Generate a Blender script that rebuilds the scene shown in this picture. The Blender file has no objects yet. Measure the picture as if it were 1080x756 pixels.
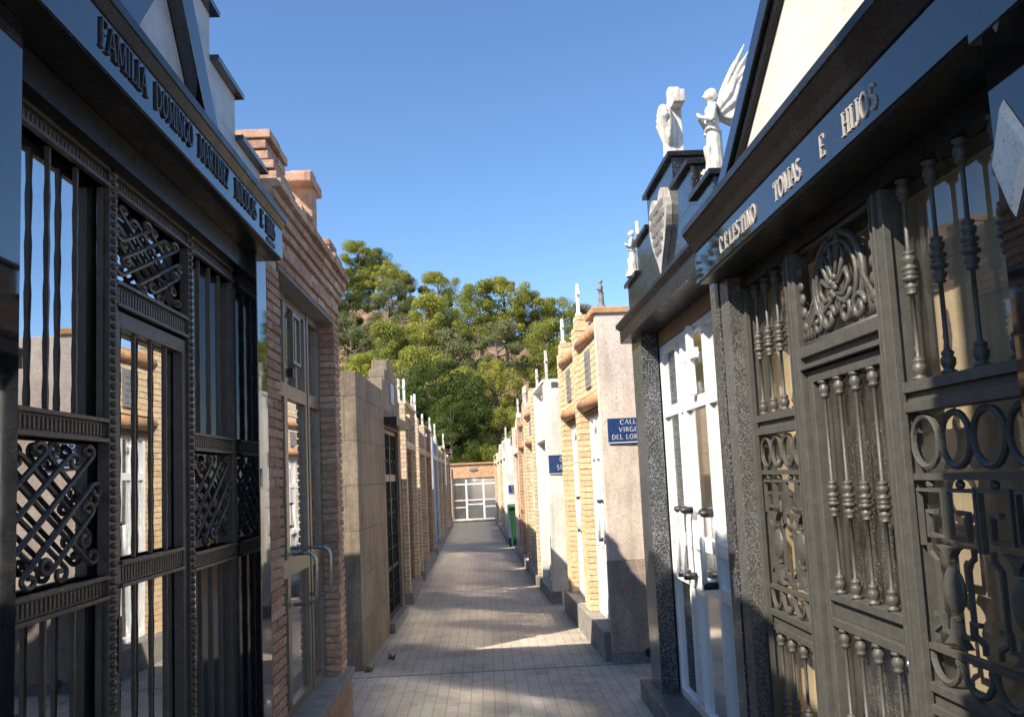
import bpy, bmesh, math, random
from mathutils import Vector, Matrix, noise
R = math.radians
random.seed(7)
S = bpy.context.scene
COL = S.collection

# ---------------------------------------------------------------- camera
EYE = 1.62
cd = bpy.data.cameras.new('camera'); cam = bpy.data.objects.new('camera', cd); COL.objects.link(cam)
cd.sensor_fit = 'HORIZONTAL'; cd.sensor_width = 36; cd.lens = 36*930/1080
cd.shift_y = 26/1080; cd.clip_start = 0.05; cd.clip_end = 3000
rows = ((0.99850687, 0.04229964, -0.03456544), (-0.02992497, -0.10580613, -0.9939364), (-0.04570039, 0.99348669, -0.10438233))
M = Matrix(rows).to_4x4(); M.translation = (0, 0, EYE); cam.matrix_world = M
S.camera = cam
# ---------------------------------------------------------------- light
SUN = Vector((1, .77, -1.09)).normalized()
elev = math.asin(-SUN.z)
W = bpy.data.worlds.new('World'); S.world = W; W.use_nodes = True
wn = W.node_tree.nodes; wl = W.node_tree.links
sky = wn.new('ShaderNodeTexSky'); sky.sky_type = 'NISHITA'; sky.sun_disc = False
sky.sun_elevation = elev; sky.sun_rotation = math.atan2(-SUN.x, -SUN.y)
sky.altitude = 1200; sky.air_density = 1.0; sky.dust_density = .15; sky.ozone_density = 3.5
bg = [n for n in wn if n.type == 'BACKGROUND'][0]
hs = wn.new('ShaderNodeHueSaturation'); hs.inputs['Saturation'].default_value = 1.09; hs.inputs['Value'].default_value = .92
wl.new(sky.outputs[0], hs.inputs['Color']); wl.new(hs.outputs[0], bg.inputs[0]); bg.inputs[1].default_value = .115
sd = bpy.data.lights.new('sun', 'SUN'); sd.energy = 4.2; sd.angle = R(.53); sd.color = (1, .90, .76)
so = bpy.data.objects.new('sun', sd); COL.objects.link(so); so.rotation_euler = SUN.to_track_quat('-Z', 'Y').to_euler(); so.location = (-8, -6, 12)
S.view_settings.view_transform = 'Standard'; S.view_settings.look = 'None'
S.view_settings.exposure = 1.12; S.view_settings.gamma = 1
S.cycles.max_bounces = 10; S.cycles.transparent_max_bounces = 12; S.cycles.glossy_bounces = 5
S.cycles.use_denoising = True; S.cycles.caustics_reflective = True; S.cycles.blur_glossy = 0; S.cycles.caustics_refractive = False
S.cycles.sample_clamp_indirect = 0

# ---------------------------------------------------------------- materials
class N:
    def __init__(s, name):
        s.m = bpy.data.materials.new(name); s.m.use_nodes = True; s.t = s.m.node_tree
        s.b = s.t.nodes['Principled BSDF']; s.out = s.t.nodes['Material Output']
    def n(s, ty, **k):
        x = s.t.nodes.new(ty)
        for a, v in k.items(): setattr(x, a, v)
        return x
    def l(s, a, b): s.t.links.new(a, b)
    def set(s, rough=.5, spec=.5, metal=0, coat=0):
        s.b.inputs['Roughness'].default_value = rough; s.b.inputs['Specular IOR Level'].default_value = spec
        s.b.inputs['Metallic'].default_value = metal; s.b.inputs['Coat Weight'].default_value = coat
        s.b.inputs['Coat Roughness'].default_value = .04
    def pos(s): return s.n('ShaderNodeNewGeometry').outputs['Position']
    def wall(s):   # (run along the wall, height): picks X or Y by which way the face looks
        g = s.n('ShaderNodeNewGeometry'); sp = s.n('ShaderNodeSeparateXYZ'); sn = s.n('ShaderNodeSeparateXYZ')
        s.l(g.outputs['Position'], sp.inputs[0]); s.l(g.outputs['True Normal'], sn.inputs[0])
        ax = s.n('ShaderNodeMath', operation='ABSOLUTE'); ay = s.n('ShaderNodeMath', operation='ABSOLUTE')
        s.l(sn.outputs[0], ax.inputs[0]); s.l(sn.outputs[1], ay.inputs[0])
        gt = s.n('ShaderNodeMath', operation='GREATER_THAN'); s.l(ax.outputs[0], gt.inputs[0]); s.l(ay.outputs[0], gt.inputs[1])
        mx = s.n('ShaderNodeMix'); s.l(gt.outputs[0], mx.inputs[0]); s.l(sp.outputs[0], mx.inputs[2]); s.l(sp.outputs[1], mx.inputs[3])
        c = s.n('ShaderNodeCombineXYZ'); s.l(mx.outputs[0], c.inputs[0]); s.l(sp.outputs[2], c.inputs[1])
        return c.outputs[0]
    def noise(s, vec, scale, detail=4, rough=.6):
        x = s.n('ShaderNodeTexNoise'); x.inputs['Scale'].default_value = scale; x.inputs['Detail'].default_value = detail
        x.inputs['Roughness'].default_value = rough
        if vec is not None: s.l(vec, x.inputs['Vector'])
        return x.outputs['Fac']
    def ramp(s, fac, *st):
        r = s.n('ShaderNodeValToRGB'); e = r.color_ramp.elements
        while len(e) < len(st): e.new(.5)
        for q, (p, c) in zip(e, st): q.position = p; q.color = (*c, 1) if len(c) == 3 else (c[0],)*3+(1,)
        s.l(fac, r.inputs[0]); return r.outputs[0]
    def mul(s, a, b, f=1, mode='MULTIPLY'):
        x = s.n('ShaderNodeMix', data_type='RGBA', blend_type=mode)
        if isinstance(f, (int, float)): x.inputs[0].default_value = f
        else: s.l(f, x.inputs[0])
        for k, v in ((6, a), (7, b)):
            if isinstance(v, tuple): x.inputs[k].default_value = (*v, 1)
            else: s.l(v, x.inputs[k])
        return x.outputs[2]
    def bump(s, h, strength=.3, dist=.01, prev=None):
        x = s.n('ShaderNodeBump'); x.inputs['Strength'].default_value = strength; x.inputs['Distance'].default_value = dist
        s.l(h, x.inputs['Height'])
        if prev is not None: s.l(prev, x.inputs['Normal'])
        s.l(x.outputs[0], s.b.inputs['Normal']); return x.outputs[0]
    def col(s, c):
        if isinstance(c, tuple): s.b.inputs['Base Color'].default_value = (*c, 1)
        else: s.l(c, s.b.inputs['Base Color'])

def plain(name, c, rough=.5, var=.15, scale=6, bump=.1, bscale=60, spec=.5, metal=0, bd=.004):
    m = N(name); m.set(rough, spec, metal); p = m.pos()
    a = m.noise(p, scale); k = m.ramp(a, (.3, (1-var,)), (.7, (1+var*.6,)))
    m.col(m.mul(c, k)); rr = m.ramp(m.noise(p, scale*3), (.3, (max(0, rough-.08),)), (.7, (min(1, rough+.12),)))
    m.l(rr, m.b.inputs['Roughness'])
    if bump: m.bump(m.noise(p, bscale, 3), bump, bd)
    return m.m

def granite(name, dark, light, amt=.5, scale=260, rough=.12, mid=None, coat=0, bump=0, ior=1.5):
    m = N(name); m.set(rough, .5, 0, coat); p = m.pos(); m.b.inputs['IOR'].default_value = ior
    v = m.n('ShaderNodeTexVoronoi'); v.inputs['Scale'].default_value = scale; m.l(p, v.inputs['Vector'])
    sp = m.n('ShaderNodeSeparateColor'); m.l(v.outputs['Color'], sp.inputs[0])
    c = m.ramp(sp.outputs[0], (0, dark), (1-amt, mid or dark), (min(.99, 1-amt*.45), light))
    big = m.ramp(m.noise(p, 3), (.3, (.75,)), (.7, (1.1,)))
    m.col(m.mul(c, big))
    dust = m.ramp(m.noise(p, 9, 6), (.35, (rough,)), (.75, (min(.9, rough*1.6+.04),)))
    m.l(dust, m.b.inputs['Roughness'])
    mp = m.n('ShaderNodeMapping'); mp.inputs['Scale'].default_value = (7, 7, .7); m.l(p, mp.inputs[0])
    sk = m.ramp(m.noise(mp.outputs[0], 1.6, 6, .65), (.32, (.78,)), (.55, (1.0,)))
    if bump: m.col(m.mul(m.mul(c, big), sk)); m.bump(sp.outputs[1], bump, .0015)
    return m.m

def bricks_mat(name, cols, joint, bw=.24, bh=.06, rough=.85, mortar=.008, bump=.6):
    m = N(name); m.set(rough, .3); w = m.wall()
    b = m.n('ShaderNodeTexBrick'); m.l(w, b.inputs['Vector']); b.inputs['Scale'].default_value = 1
    b.inputs['Brick Width'].default_value = bw; b.inputs['Row Height'].default_value = bh
    b.inputs['Mortar Size'].default_value = mortar; b.inputs['Mortar Smooth'].default_value = .2; b.inputs['Bias'].default_value = 0
    for i, c in enumerate(cols[:2]): b.inputs[1+i].default_value = (*c, 1)
    b.inputs['Mortar'].default_value = (*joint, 1)
    k = m.ramp(m.noise(m.pos(), 14, 5), (.3, (.7,)), (.7, (1.15,)))
    m.col(m.mul(b.outputs['Color'], k))
    inv = m.n('ShaderNodeMath', operation='SUBTRACT'); inv.inputs[0].default_value = 1; m.l(b.outputs['Fac'], inv.inputs[1])
    n = m.bump(inv.outputs[0], bump, .01); m.bump(m.noise(m.pos(), 70), .35, .004, n)
    return m.m

def island_mat(name, cols, rough=.88):      # every brick (mesh island) takes its own shade
    m = N(name); m.set(rough, .3); g = m.n('ShaderNodeNewGeometry')
    c = m.ramp(g.outputs['Random Per Island'], *[(i/(len(cols)-1), x) for i, x in enumerate(cols)])
    k = m.ramp(m.noise(m.pos(), 30, 6), (.3, (.68,)), (.7, (1.2,)))
    m.col(m.mul(c, k)); m.bump(m.noise(m.pos(), 55, 5), .7, .008); return m.m

def glass(name, ior=1.9, tint=(.75, .78, .76), base=0.0, rough=.06, haze=0):
    m = N(name); t = m.t; t.nodes.remove(m.b)
    tr = m.n('ShaderNodeBsdfTransparent'); tr.inputs[0].default_value = (*tint, 1)
    gl = m.n('ShaderNodeBsdfGlossy'); gl.inputs['Roughness'].default_value = rough; gl.inputs[0].default_value = (.95, .97, 1, 1)
    if haze:        # part of the reflection is spread a little by the film on the pane
        g2 = m.n('ShaderNodeBsdfGlossy'); g2.inputs['Roughness'].default_value = .12; g2.inputs[0].default_value = (1, .98, .94, 1)
        gm = m.n('ShaderNodeMixShader'); gm.inputs[0].default_value = haze; m.l(gl.outputs[0], gm.inputs[1]); m.l(g2.outputs[0], gm.inputs[2])
    fr = m.n('ShaderNodeFresnel'); fr.inputs[0].default_value = ior
    wv = m.n('ShaderNodeBump'); wv.inputs['Strength'].default_value = .02; wv.inputs['Distance'].default_value = .01
    m.l(m.noise(m.pos(), 3, 1), wv.inputs['Height']); m.l(wv.outputs[0], gl.inputs['Normal'])
    f = m.n('ShaderNodeMapRange'); m.l(fr.outputs[0], f.inputs[0]); f.inputs[3].default_value = base; f.inputs[4].default_value = 1
    ge = m.n('ShaderNodeNewGeometry'); ff = m.n('ShaderNodeMath', operation='SUBTRACT'); ff.inputs[0].default_value = 1; m.l(ge.outputs['Backfacing'], ff.inputs[1])
    f2 = m.n('ShaderNodeMath', operation='MULTIPLY'); m.l(f.outputs[0], f2.inputs[0]); m.l(ff.outputs[0], f2.inputs[1])   # a pane reflects at its outer face
    mx = m.n('ShaderNodeMixShader'); m.l(f2.outputs[0], mx.inputs[0]); m.l(tr.outputs[0], mx.inputs[1]); m.l((gm if haze else gl).outputs[0], mx.inputs[2])
    # a film of dust on the pane
    df = m.n('ShaderNodeBsdfDiffuse'); df.inputs[0].default_value = (.45, .42, .36, 1)
    d = m.ramp(m.noise(m.pos(), 5, 6), (.4, (.015,)), (.8, (.09,)))
    m2 = m.n('ShaderNodeMixShader'); m.l(d, m2.inputs[0]); m.l(mx.outputs[0], m2.inputs[1]); m.l(df.outputs[0], m2.inputs[2])
    m.l(m2.outputs[0], m.out.inputs[0]); return m.m

MT = {}
MT['black'] = granite('polished black granite', (.006, .0065, .008), (.05, .055, .06), .12, 420, .015, coat=0, ior=1.95)
MT['blackrough'] = granite('honed black granite', (.009, .009, .010), (.05, .05, .05), .25, 420, .25, ior=1.3)
MT['fleck'] = granite('dark granite with pale flecks', (.03, .032, .035), (.30, .31, .32), .24, 230, .14, mid=(.05, .052, .055), ior=1.6)
MT['grey'] = granite('grey speckled granite', (.03, .03, .029), (.24, .235, .22), .4, 300, .3, mid=(.085, .083, .078))
MT['heart'] = granite('pale grey carved granite', (.22, .21, .195), (.60, .57, .52), .6, 210, .7, mid=(.42, .40, .37), bump=.6)
MT['black2'] = granite('polished black granite with fine flecks', (.010, .011, .012), (.20, .21, .22), .07, 260, .10, mid=(.014, .015, .017), ior=1.7)
MT['tomb'] = granite('interior grey granite', (.16, .16, .15), (.55, .55, .52), .5, 150, .3, mid=(.3, .3, .28))
MT['pink'] = granite('pinkish pitted artificial stone', (.42, .30, .23), (.78, .66, .55), .9, 130, .8, mid=(.69, .545, .435), bump=.5)
MT['pinkdark'] = granite('brown grey granite plinth', (.22, .165, .13), (.48, .38, .31), .6, 170, .6, mid=(.36, .28, .225), bump=.3)
MT['white_stone'] = granite('white pitted stone', (.58, .54, .46), (.84, .81, .74), .92, 130, .8, mid=(.76, .72, .64), bump=.3)
def cream():
    m = N('cream travertine'); m.set(.45, .4); p = m.pos()
    mp = m.n('ShaderNodeMapping'); mp.inputs['Scale'].default_value = (1, 5, 34); mp.inputs['Rotation'].default_value = (.5, 0, 0); m.l(p, mp.inputs[0])
    a = m.noise(mp.outputs[0], 2.2, 8, .7)
    c = m.ramp(a, (.27, (.30, .24, .17)), (.35, (.66, .58, .47)), (.7, (.80, .74, .65)))
    m.col(m.mul(c, m.ramp(m.noise(p, 4), (.3, (.85,)), (.7, (1.05,))))); m.bump(a, .15, .004); return m.m
MT['cream'] = cream()
MT['palestone'] = plain('pale grey limestone', (.44, .45, .47), .5, .25, 7, .15)
MT['iron'] = plain('brown black wrought iron', (.075, .062, .052), .42, .35, 25, .5, 130, .6, .2, .003)
MT['blackiron'] = plain('black ironwork', (.012, .012, .012), .35, .3, 20, .2, 100)
MT['castiron'] = plain('olive grey painted cast iron', (.088, .086, .076), .45, .2, 22, .5, 150, .5, .1, .003)
MT['white_alu'] = plain('white lacquered aluminium', (.78, .79, .78), .32, .06, 9, 0)
MT['bronze_alu'] = plain('bronze anodised aluminium', (.24, .20, .155), .36, .12, 12, 0, metal=.4)
MT['steel'] = plain('brushed steel', (.5, .5, .5), .25, .1, 30, 0, metal=1)
MT['plastic'] = plain('black plastic', (.012, .012, .013), .4, .1, 20, 0)
def marble():
    m = N('weathered white marble'); m.set(.6, .4); p = m.pos()
    mp = m.n('ShaderNodeMapping'); mp.inputs['Scale'].default_value = (60, 60, 9); m.l(p, mp.inputs[0])
    a = m.ramp(m.noise(mp.outputs[0], 1, 6, .7), (.36, (.42, .40, .36)), (.56, (.74, .71, .64)))
    stain = m.n('ShaderNodeTexNoise'); stain.inputs['Scale'].default_value = 14; m.l(p, stain.inputs['Vector'])  # grey stains from random noise
    m.col(m.mul(a, m.ramp(stain.outputs['Fac'], (.35, (.7,)), (.6, (1,))))); m.bump(m.noise(p, 120, 5), .6, .004); return m.m
MT['marble'] = marble()
MT['marble_plain'] = plain('weathered white marble', (.60, .57, .51), .6, .45, 34, .5, 90, .5, 0, .004)
MT['greystat'] = plain('grey weathered stone', (.22, .21, .20), .7, .4, 40, .4, 90)
MT['concrete'] = plain('grey concrete', (.26, .24, .215), .85, .3, 8, .4, 90)
MT['terracotta'] = plain('smooth terracotta render', (.52, .29, .145), .7, .28, 12, .3, 50)
MT['pinkclay'] = plain('pinkish worn clay', (.50, .30, .20), .85, .35, 18, .7, 60, bd=.008)
MT['orange'] = bricks_mat('orange brown clay tiles', [(.62, .37, .20), (.68, .42, .24)], (.40, .26, .16), .4, .2, mortar=.004, bump=.2)
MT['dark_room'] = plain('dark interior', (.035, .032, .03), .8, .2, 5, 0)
MT['cream_room'] = plain('cream interior marble', (.70, .60, .46), .45, .2, 4, 0)
MT['brown_room'] = plain('brown interior cladding', (.22, .15, .085), .5, .3, 5, 0)
MT['redbrick'] = island_mat('rustic red brick', [(.40, .235, .165), (.51, .32, .225), (.58, .39, .28), (.46, .285, .20), (.65, .47, .35)])
MT['yellowbrick'] = island_mat('yellow brick', [(.64, .46, .26), (.71, .53, .31), (.76, .58, .36), (.67, .48, .28)])
MT['mortar'] = plain('mortar', (.55, .46, .37), .95, .2, 20, .4)
MT['mortar_y'] = plain('brown joint mortar', (.24, .165, .09), .95, .2, 20, .4)
MT['yb'] = bricks_mat('yellow brickwork', [(.68, .53, .34), (.76, .61, .41)], (.46, .37, .27), .24, .06)
MT['ob'] = bricks_mat('orange brickwork', [(.50, .29, .17), (.58, .36, .22)], (.34, .24, .16), .24, .06)
MT['rb'] = bricks_mat('brown red brickwork', [(.34, .19, .125), (.42, .25, .165)], (.30, .24, .19), .24, .06)
def blocks():
    m = N('tan stone cladding blocks'); m.set(.8, .3); w = m.wall()
    b = m.n('ShaderNodeTexBrick'); m.l(w, b.inputs['Vector']); b.inputs['Scale'].default_value = 1; b.offset = .35
    b.inputs['Brick Width'].default_value = .62; b.inputs['Row Height'].default_value = .40
    b.inputs['Mortar Size'].default_value = .004; b.inputs['Bias'].default_value = -.2
    b.inputs[1].default_value = (.27, .215, .16, 1); b.inputs[2].default_value = (.325, .265, .20, 1); b.inputs['Mortar'].default_value = (.20, .165, .13, 1)
    p = m.pos(); k = m.ramp(m.noise(p, 26, 8, .7), (.3, (.72,)), (.7, (1.2,)))
    st = m.ramp(m.noise(p, 3, 4), (.35, (.8,)), (.65, (1.1,)))
    mp = m.n('ShaderNodeMapping'); mp.inputs['Scale'].default_value = (9, 9, .8); m.l(p, mp.inputs[0])
    sk = m.ramp(m.noise(mp.outputs[0], 1.7, 7, .7), (.33, (.68,)), (.55, (1.02,)))
    m.col(m.mul(m.mul(m.mul(b.outputs['Color'], k), st), sk))
    inv = m.n('ShaderNodeMath', operation='SUBTRACT'); inv.inputs[0].default_value = 1; m.l(b.outputs['Fac'], inv.inputs[1])
    n = m.bump(inv.outputs[0], .9, .008); m.bump(m.noise(p, 45, 6), .6, .006, n); return m.m
MT['blocks'] = blocks()
MT['glass'] = glass('window glass', 2.0, base=.80, rough=.02, haze=.7)
MT['clear'] = glass('clear glass', 1.65, (.90, .89, .85), base=.04, rough=.02)
MT['mirror'] = glass('reflective dark glass', 2.1, (.30, .31, .31), .48, .015)
MT['blue'] = plain('blue enamel', (.022, .055, .16), .25, .12, 20, 0)
MT['signwhite'] = plain('white enamel lettering', (.72, .74, .76), .4, .05, 20, 0)
MT['letter'] = plain('bronze lettering', (.05, .043, .038), .4, .3, 60, 0, metal=.3)
MT['stoneletter'] = plain('pale stone lettering', (.42, .39, .36), .6, .2, 60, 0)
MT['green'] = plain('green bin plastic', (.015, .065, .025), .4, .15, 20, 0)
MT['rubber'] = plain('rubber', (.02, .02, .02), .8, .1, 20, 0)
MT['flower_red'] = plain('red petals', (.45, .03, .04), .6, .3, 60, 0)
MT['leaf'] = plain('leaf green', (.05, .11, .03), .6, .3, 60, 0)
def paving():
    m = N('grey brown paving setts'); m.set(.75, .35); p = m.pos()
    mp = m.n('ShaderNodeMapping'); mp.inputs['Rotation'].default_value = (0, 0, R(90)); m.l(p, mp.inputs[0])
    b = m.n('ShaderNodeTexBrick'); m.l(mp.outputs[0], b.inputs['Vector']); b.inputs['Scale'].default_value = 1
    b.inputs['Brick Width'].default_value = .175; b.inputs['Row Height'].default_value = .0875
    b.inputs['Mortar Size'].default_value = .0033; b.inputs['Mortar Smooth'].default_value = .3; b.inputs['Bias'].default_value = 0
    b.inputs[1].default_value = (.435, .385, .315, 1); b.inputs[2].default_value = (.465, .41, .335, 1); b.inputs['Mortar'].default_value = (.27, .23, .185, 1)
    k = m.ramp(m.noise(p, 60, 6, .7), (.3, (.74,)), (.7, (1.18,)))
    st = m.ramp(m.noise(p, 2.3, 7, .7), (.3, (.62,)), (.5, (.98,)), (.75, (1.16,)))
    m.col(m.mul(m.mul(b.outputs['Color'], k), st))
    inv = m.n('ShaderNodeMath', operation='SUBTRACT'); inv.inputs[0].default_value = 1; m.l(b.outputs['Fac'], inv.inputs[1])
    n = m.bump(inv.outputs[0], .5, .004); m.bump(m.noise(p, 90, 5), .3, .003, n); return m.m
MT['paving'] = paving()
def earth():
    m = N('dry red earth'); m.set(.95, .2); p = m.pos()
    a = m.noise(p, .35, 8, .65)
    m.col(m.ramp(a, (.3, (.16, .13, .07)), (.48, (.33, .21, .135)), (.7, (.46, .31, .21)))); m.bump(m.noise(p, 2, 8), .8, .3); return m.m
MT['earth'] = earth()
def foliage(name, a, b, c):
    m = N(name); m.set(.55, .3); g = m.n('ShaderNodeNewGeometry')
    r = m.ramp(g.outputs['Random Per Island'], (0, a), (.5, b), (1, c))
    oi = m.n('ShaderNodeObjectInfo'); k = m.ramp(oi.outputs['Random'], (0, (.8, .85, .8)), (1, (1.2, 1.12, .95)))
    cc = m.mul(r, k); m.col(cc)
    tl = m.n('ShaderNodeBsdfTranslucent'); m.l(cc, tl.inputs[0])
    mx = m.n('ShaderNodeMixShader'); mx.inputs[0].default_value = .4
    m.l(m.b.outputs[0], mx.inputs[1]); m.l(tl.outputs[0], mx.inputs[2]); m.l(mx.outputs[0], m.out.inputs[0]); return m.m
MT['pine_bright'] = foliage('bright pine needles', (.18, .21, .035), (.27, .295, .055), (.37, .38, .09))
MT['pine_dark'] = foliage('dark pine needles', (.04, .07, .014), (.085, .125, .022), (.15, .19, .035))
MT['pine_grey'] = foliage('grey green pine needles', (.13, .15, .06), (.20, .22, .09), (.28, .29, .13))
MT['scrub'] = foliage('dry scrub leaves', (.09, .085, .04), (.15, .135, .07), (.20, .16, .10))
MT['bark'] = plain('grey pine bark', (.16, .125, .10), .9, .4, 6, .6, 20, bd=.03)

# ---------------------------------------------------------------- building blocks
class Frame:        # u runs along the facade away from the camera, d points out into the alley
    def __init__(s, ox, oy, ang, side):
        s.o = (ox, oy); s.a = (math.sin(ang), math.cos(ang)); s.n = (-side*s.a[1], side*s.a[0])
    def __call__(s, u, d, z): return Vector((s.o[0]+s.a[0]*u+s.n[0]*d, s.o[1]+s.a[1]*u+s.n[1]*d, z))
FL = Frame(-1.0, 0, 0, -1)
FR = Frame(1.12, 0, 0, 1)
WORLD = lambda u, d, z: Vector((u, d, z))

class MB:
    def __init__(s, F=WORLD): s.F = F; s.v = []; s.f = []
    def add(s, pts, faces):
        k = len(s.v); s.v += [s.F(*p) for p in pts]; s.f += [tuple(k+i for i in f) for f in faces]; return s
    def box(s, u0, u1, d0, d1, z0, z1):
        return s.add([(u0, d0, z0), (u1, d0, z0), (u1, d1, z0), (u0, d1, z0), (u0, d0, z1), (u1, d0, z1), (u1, d1, z1), (u0, d1, z1)],
                     [(0, 3, 2, 1), (4, 5, 6, 7), (0, 1, 5, 4), (1, 2, 6, 5), (2, 3, 7, 6), (3, 0, 4, 7)])
    def poly(s, pts, d0, d1):       # outline in (u, z), extruded in d
        n = len(pts)
        return s.add([(u, d0, z) for u, z in pts]+[(u, d1, z) for u, z in pts],
                     [tuple(range(n)), tuple(range(2*n-1, n-1, -1))]+[(i, (i+1) % n, n+(i+1) % n, n+i) for i in range(n)])
    def prof(s, pts, u0, u1):       # outline in (d, z), extruded in u
        n = len(pts)
        return s.add([(u0, d, z) for d, z in pts]+[(u1, d, z) for d, z in pts],
                     [tuple(range(n)), tuple(range(2*n-1, n-1, -1))]+[(i, (i+1) % n, n+(i+1) % n, n+i) for i in range(n)])
    def tube(s, pts, r, n=6, closed=False, taper=None):
        P = [Vector(p) for p in pts]; m = len(P); vs = []
        up = Vector((0.13, 1, 0.07)).normalized()
        for i, p in enumerate(P):
            if closed: t = P[(i+1) % m]-P[i-1]
            else: t = P[min(i+1, m-1)]-P[max(i-1, 0)]
            t = t.normalized() if t.length > 1e-9 else Vector((0, 0, 1))
            a = t.cross(up)
            if a.length < .05: a = t.cross(Vector((1, 0, 0)))
            a.normalize(); b = t.cross(a)
            rr = r if taper is None else r*taper[i]
            for k in range(n):
                w = 2*math.pi*(k+.5)/n; vs.append(tuple(p+a*math.cos(w)*rr+b*math.sin(w)*rr))
        fs = []
        for i in range(m if closed else m-1):
            j = (i+1) % m
            for k in range(n): fs.append((i*n+k, i*n+(k+1) % n, j*n+(k+1) % n, j*n+k))
        if not closed: fs += [tuple(range(n)), tuple(range((m-1)*n, m*n))]
        return s.add(vs, fs)
    def lathe(s, u, d, prof, n=8):
        vs = []; fs = []
        for z, r in prof:
            for k in range(n): w = 2*math.pi*k/n; vs.append((u+r*math.cos(w), d+r*math.sin(w), z))
        m = len(prof)
        for i in range(m-1):
            for k in range(n): fs.append((i*n+k, i*n+(k+1) % n, (i+1)*n+(k+1) % n, (i+1)*n+k))
        fs += [tuple(range(n)), tuple(range((m-1)*n, m*n))]
        return s.add(vs, fs)
    def ell(s, c, r, nu=10, nv=7, rot=None):
        vs = []; fs = []
        for i in range(1, nv):
            t = math.pi*i/nv
            for k in range(nu):
                w = 2*math.pi*k/nu; q = Vector((r[0]*math.sin(t)*math.cos(w), r[1]*math.sin(t)*math.sin(w), r[2]*math.cos(t)))
                if rot: q = rot @ q
                vs.append(tuple(Vector(c)+q))
        q = Vector((0, 0, r[2])); q = rot @ q if rot else q
        vs += [tuple(Vector(c)+q), tuple(Vector(c)-q)]; T = len(vs)-2
        for i in range(nv-2):
            for k in range(nu): fs.append((i*nu+k, i*nu+(k+1) % nu, (i+1)*nu+(k+1) % nu, (i+1)*nu+k))
        for k in range(nu): fs.append((T, (k+1) % nu, k)); fs.append((T+1, (nv-2)*nu+k, (nv-2)*nu+(k+1) % nu))
        return s.add(vs, fs)
    def capsule(s, a, b, ra, rb, n=10):
        a = Vector(a); b = Vector(b); pts = [a.lerp(b, t) for t in (0, .25, .5, .75, 1)]
        s.tube(pts, 1, n, taper=[ra+(rb-ra)*t for t in (0, .25, .5, .75, 1)])
        s.ell(a, (ra,)*3); return s.ell(b, (rb,)*3)
    def build(s, name, mat, parent=None, bevel=0, smooth=False, kind=None, fix=True):
        me = bpy.data.meshes.new(name); root = parent
        while root is not None and root.parent is not None: root = root.parent
        off = Vector(root.location) if root is not None else Vector((0, 0, 0))
        loc = Vector((0, 0, 0))
        if parent is None:
            xs = [v.x for v in s.v]; ys = [v.y for v in s.v]; zs = [v.z for v in s.v]
            loc = Vector(((min(xs)+max(xs))/2, (min(ys)+max(ys))/2, min(zs))); off = loc
        me.from_pydata([v-off for v in s.v], [], s.f)
        if fix:
            bm = bmesh.new(); bm.from_mesh(me); bmesh.ops.recalc_face_normals(bm, faces=bm.faces); bm.to_mesh(me); bm.free()
        me.materials.append(MT[mat] if isinstance(mat, str) else mat)
        if smooth: me.shade_smooth()
        o = bpy.data.objects.new(name, me); COL.objects.link(o); o.location = loc
        if parent is not None: o.parent = parent
        if bevel:
            b = o.modifiers.new('bevel', 'BEVEL'); b.width = bevel; b.segments = 2; b.limit_method = 'ANGLE'; b.angle_limit = R(40)
        if kind: o['kind'] = kind
        return o

def thing(name, loc, label, cat, group=None):
    o = bpy.data.objects.new(name, None); COL.objects.link(o); o.location = loc; o.empty_display_size = .2
    o['label'] = label; o['category'] = cat
    if group: o['group'] = group
    return o
def tag(o, label, cat, group=None):
    o['label'] = label; o['category'] = cat
    if group: o['group'] = group
    return o

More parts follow.
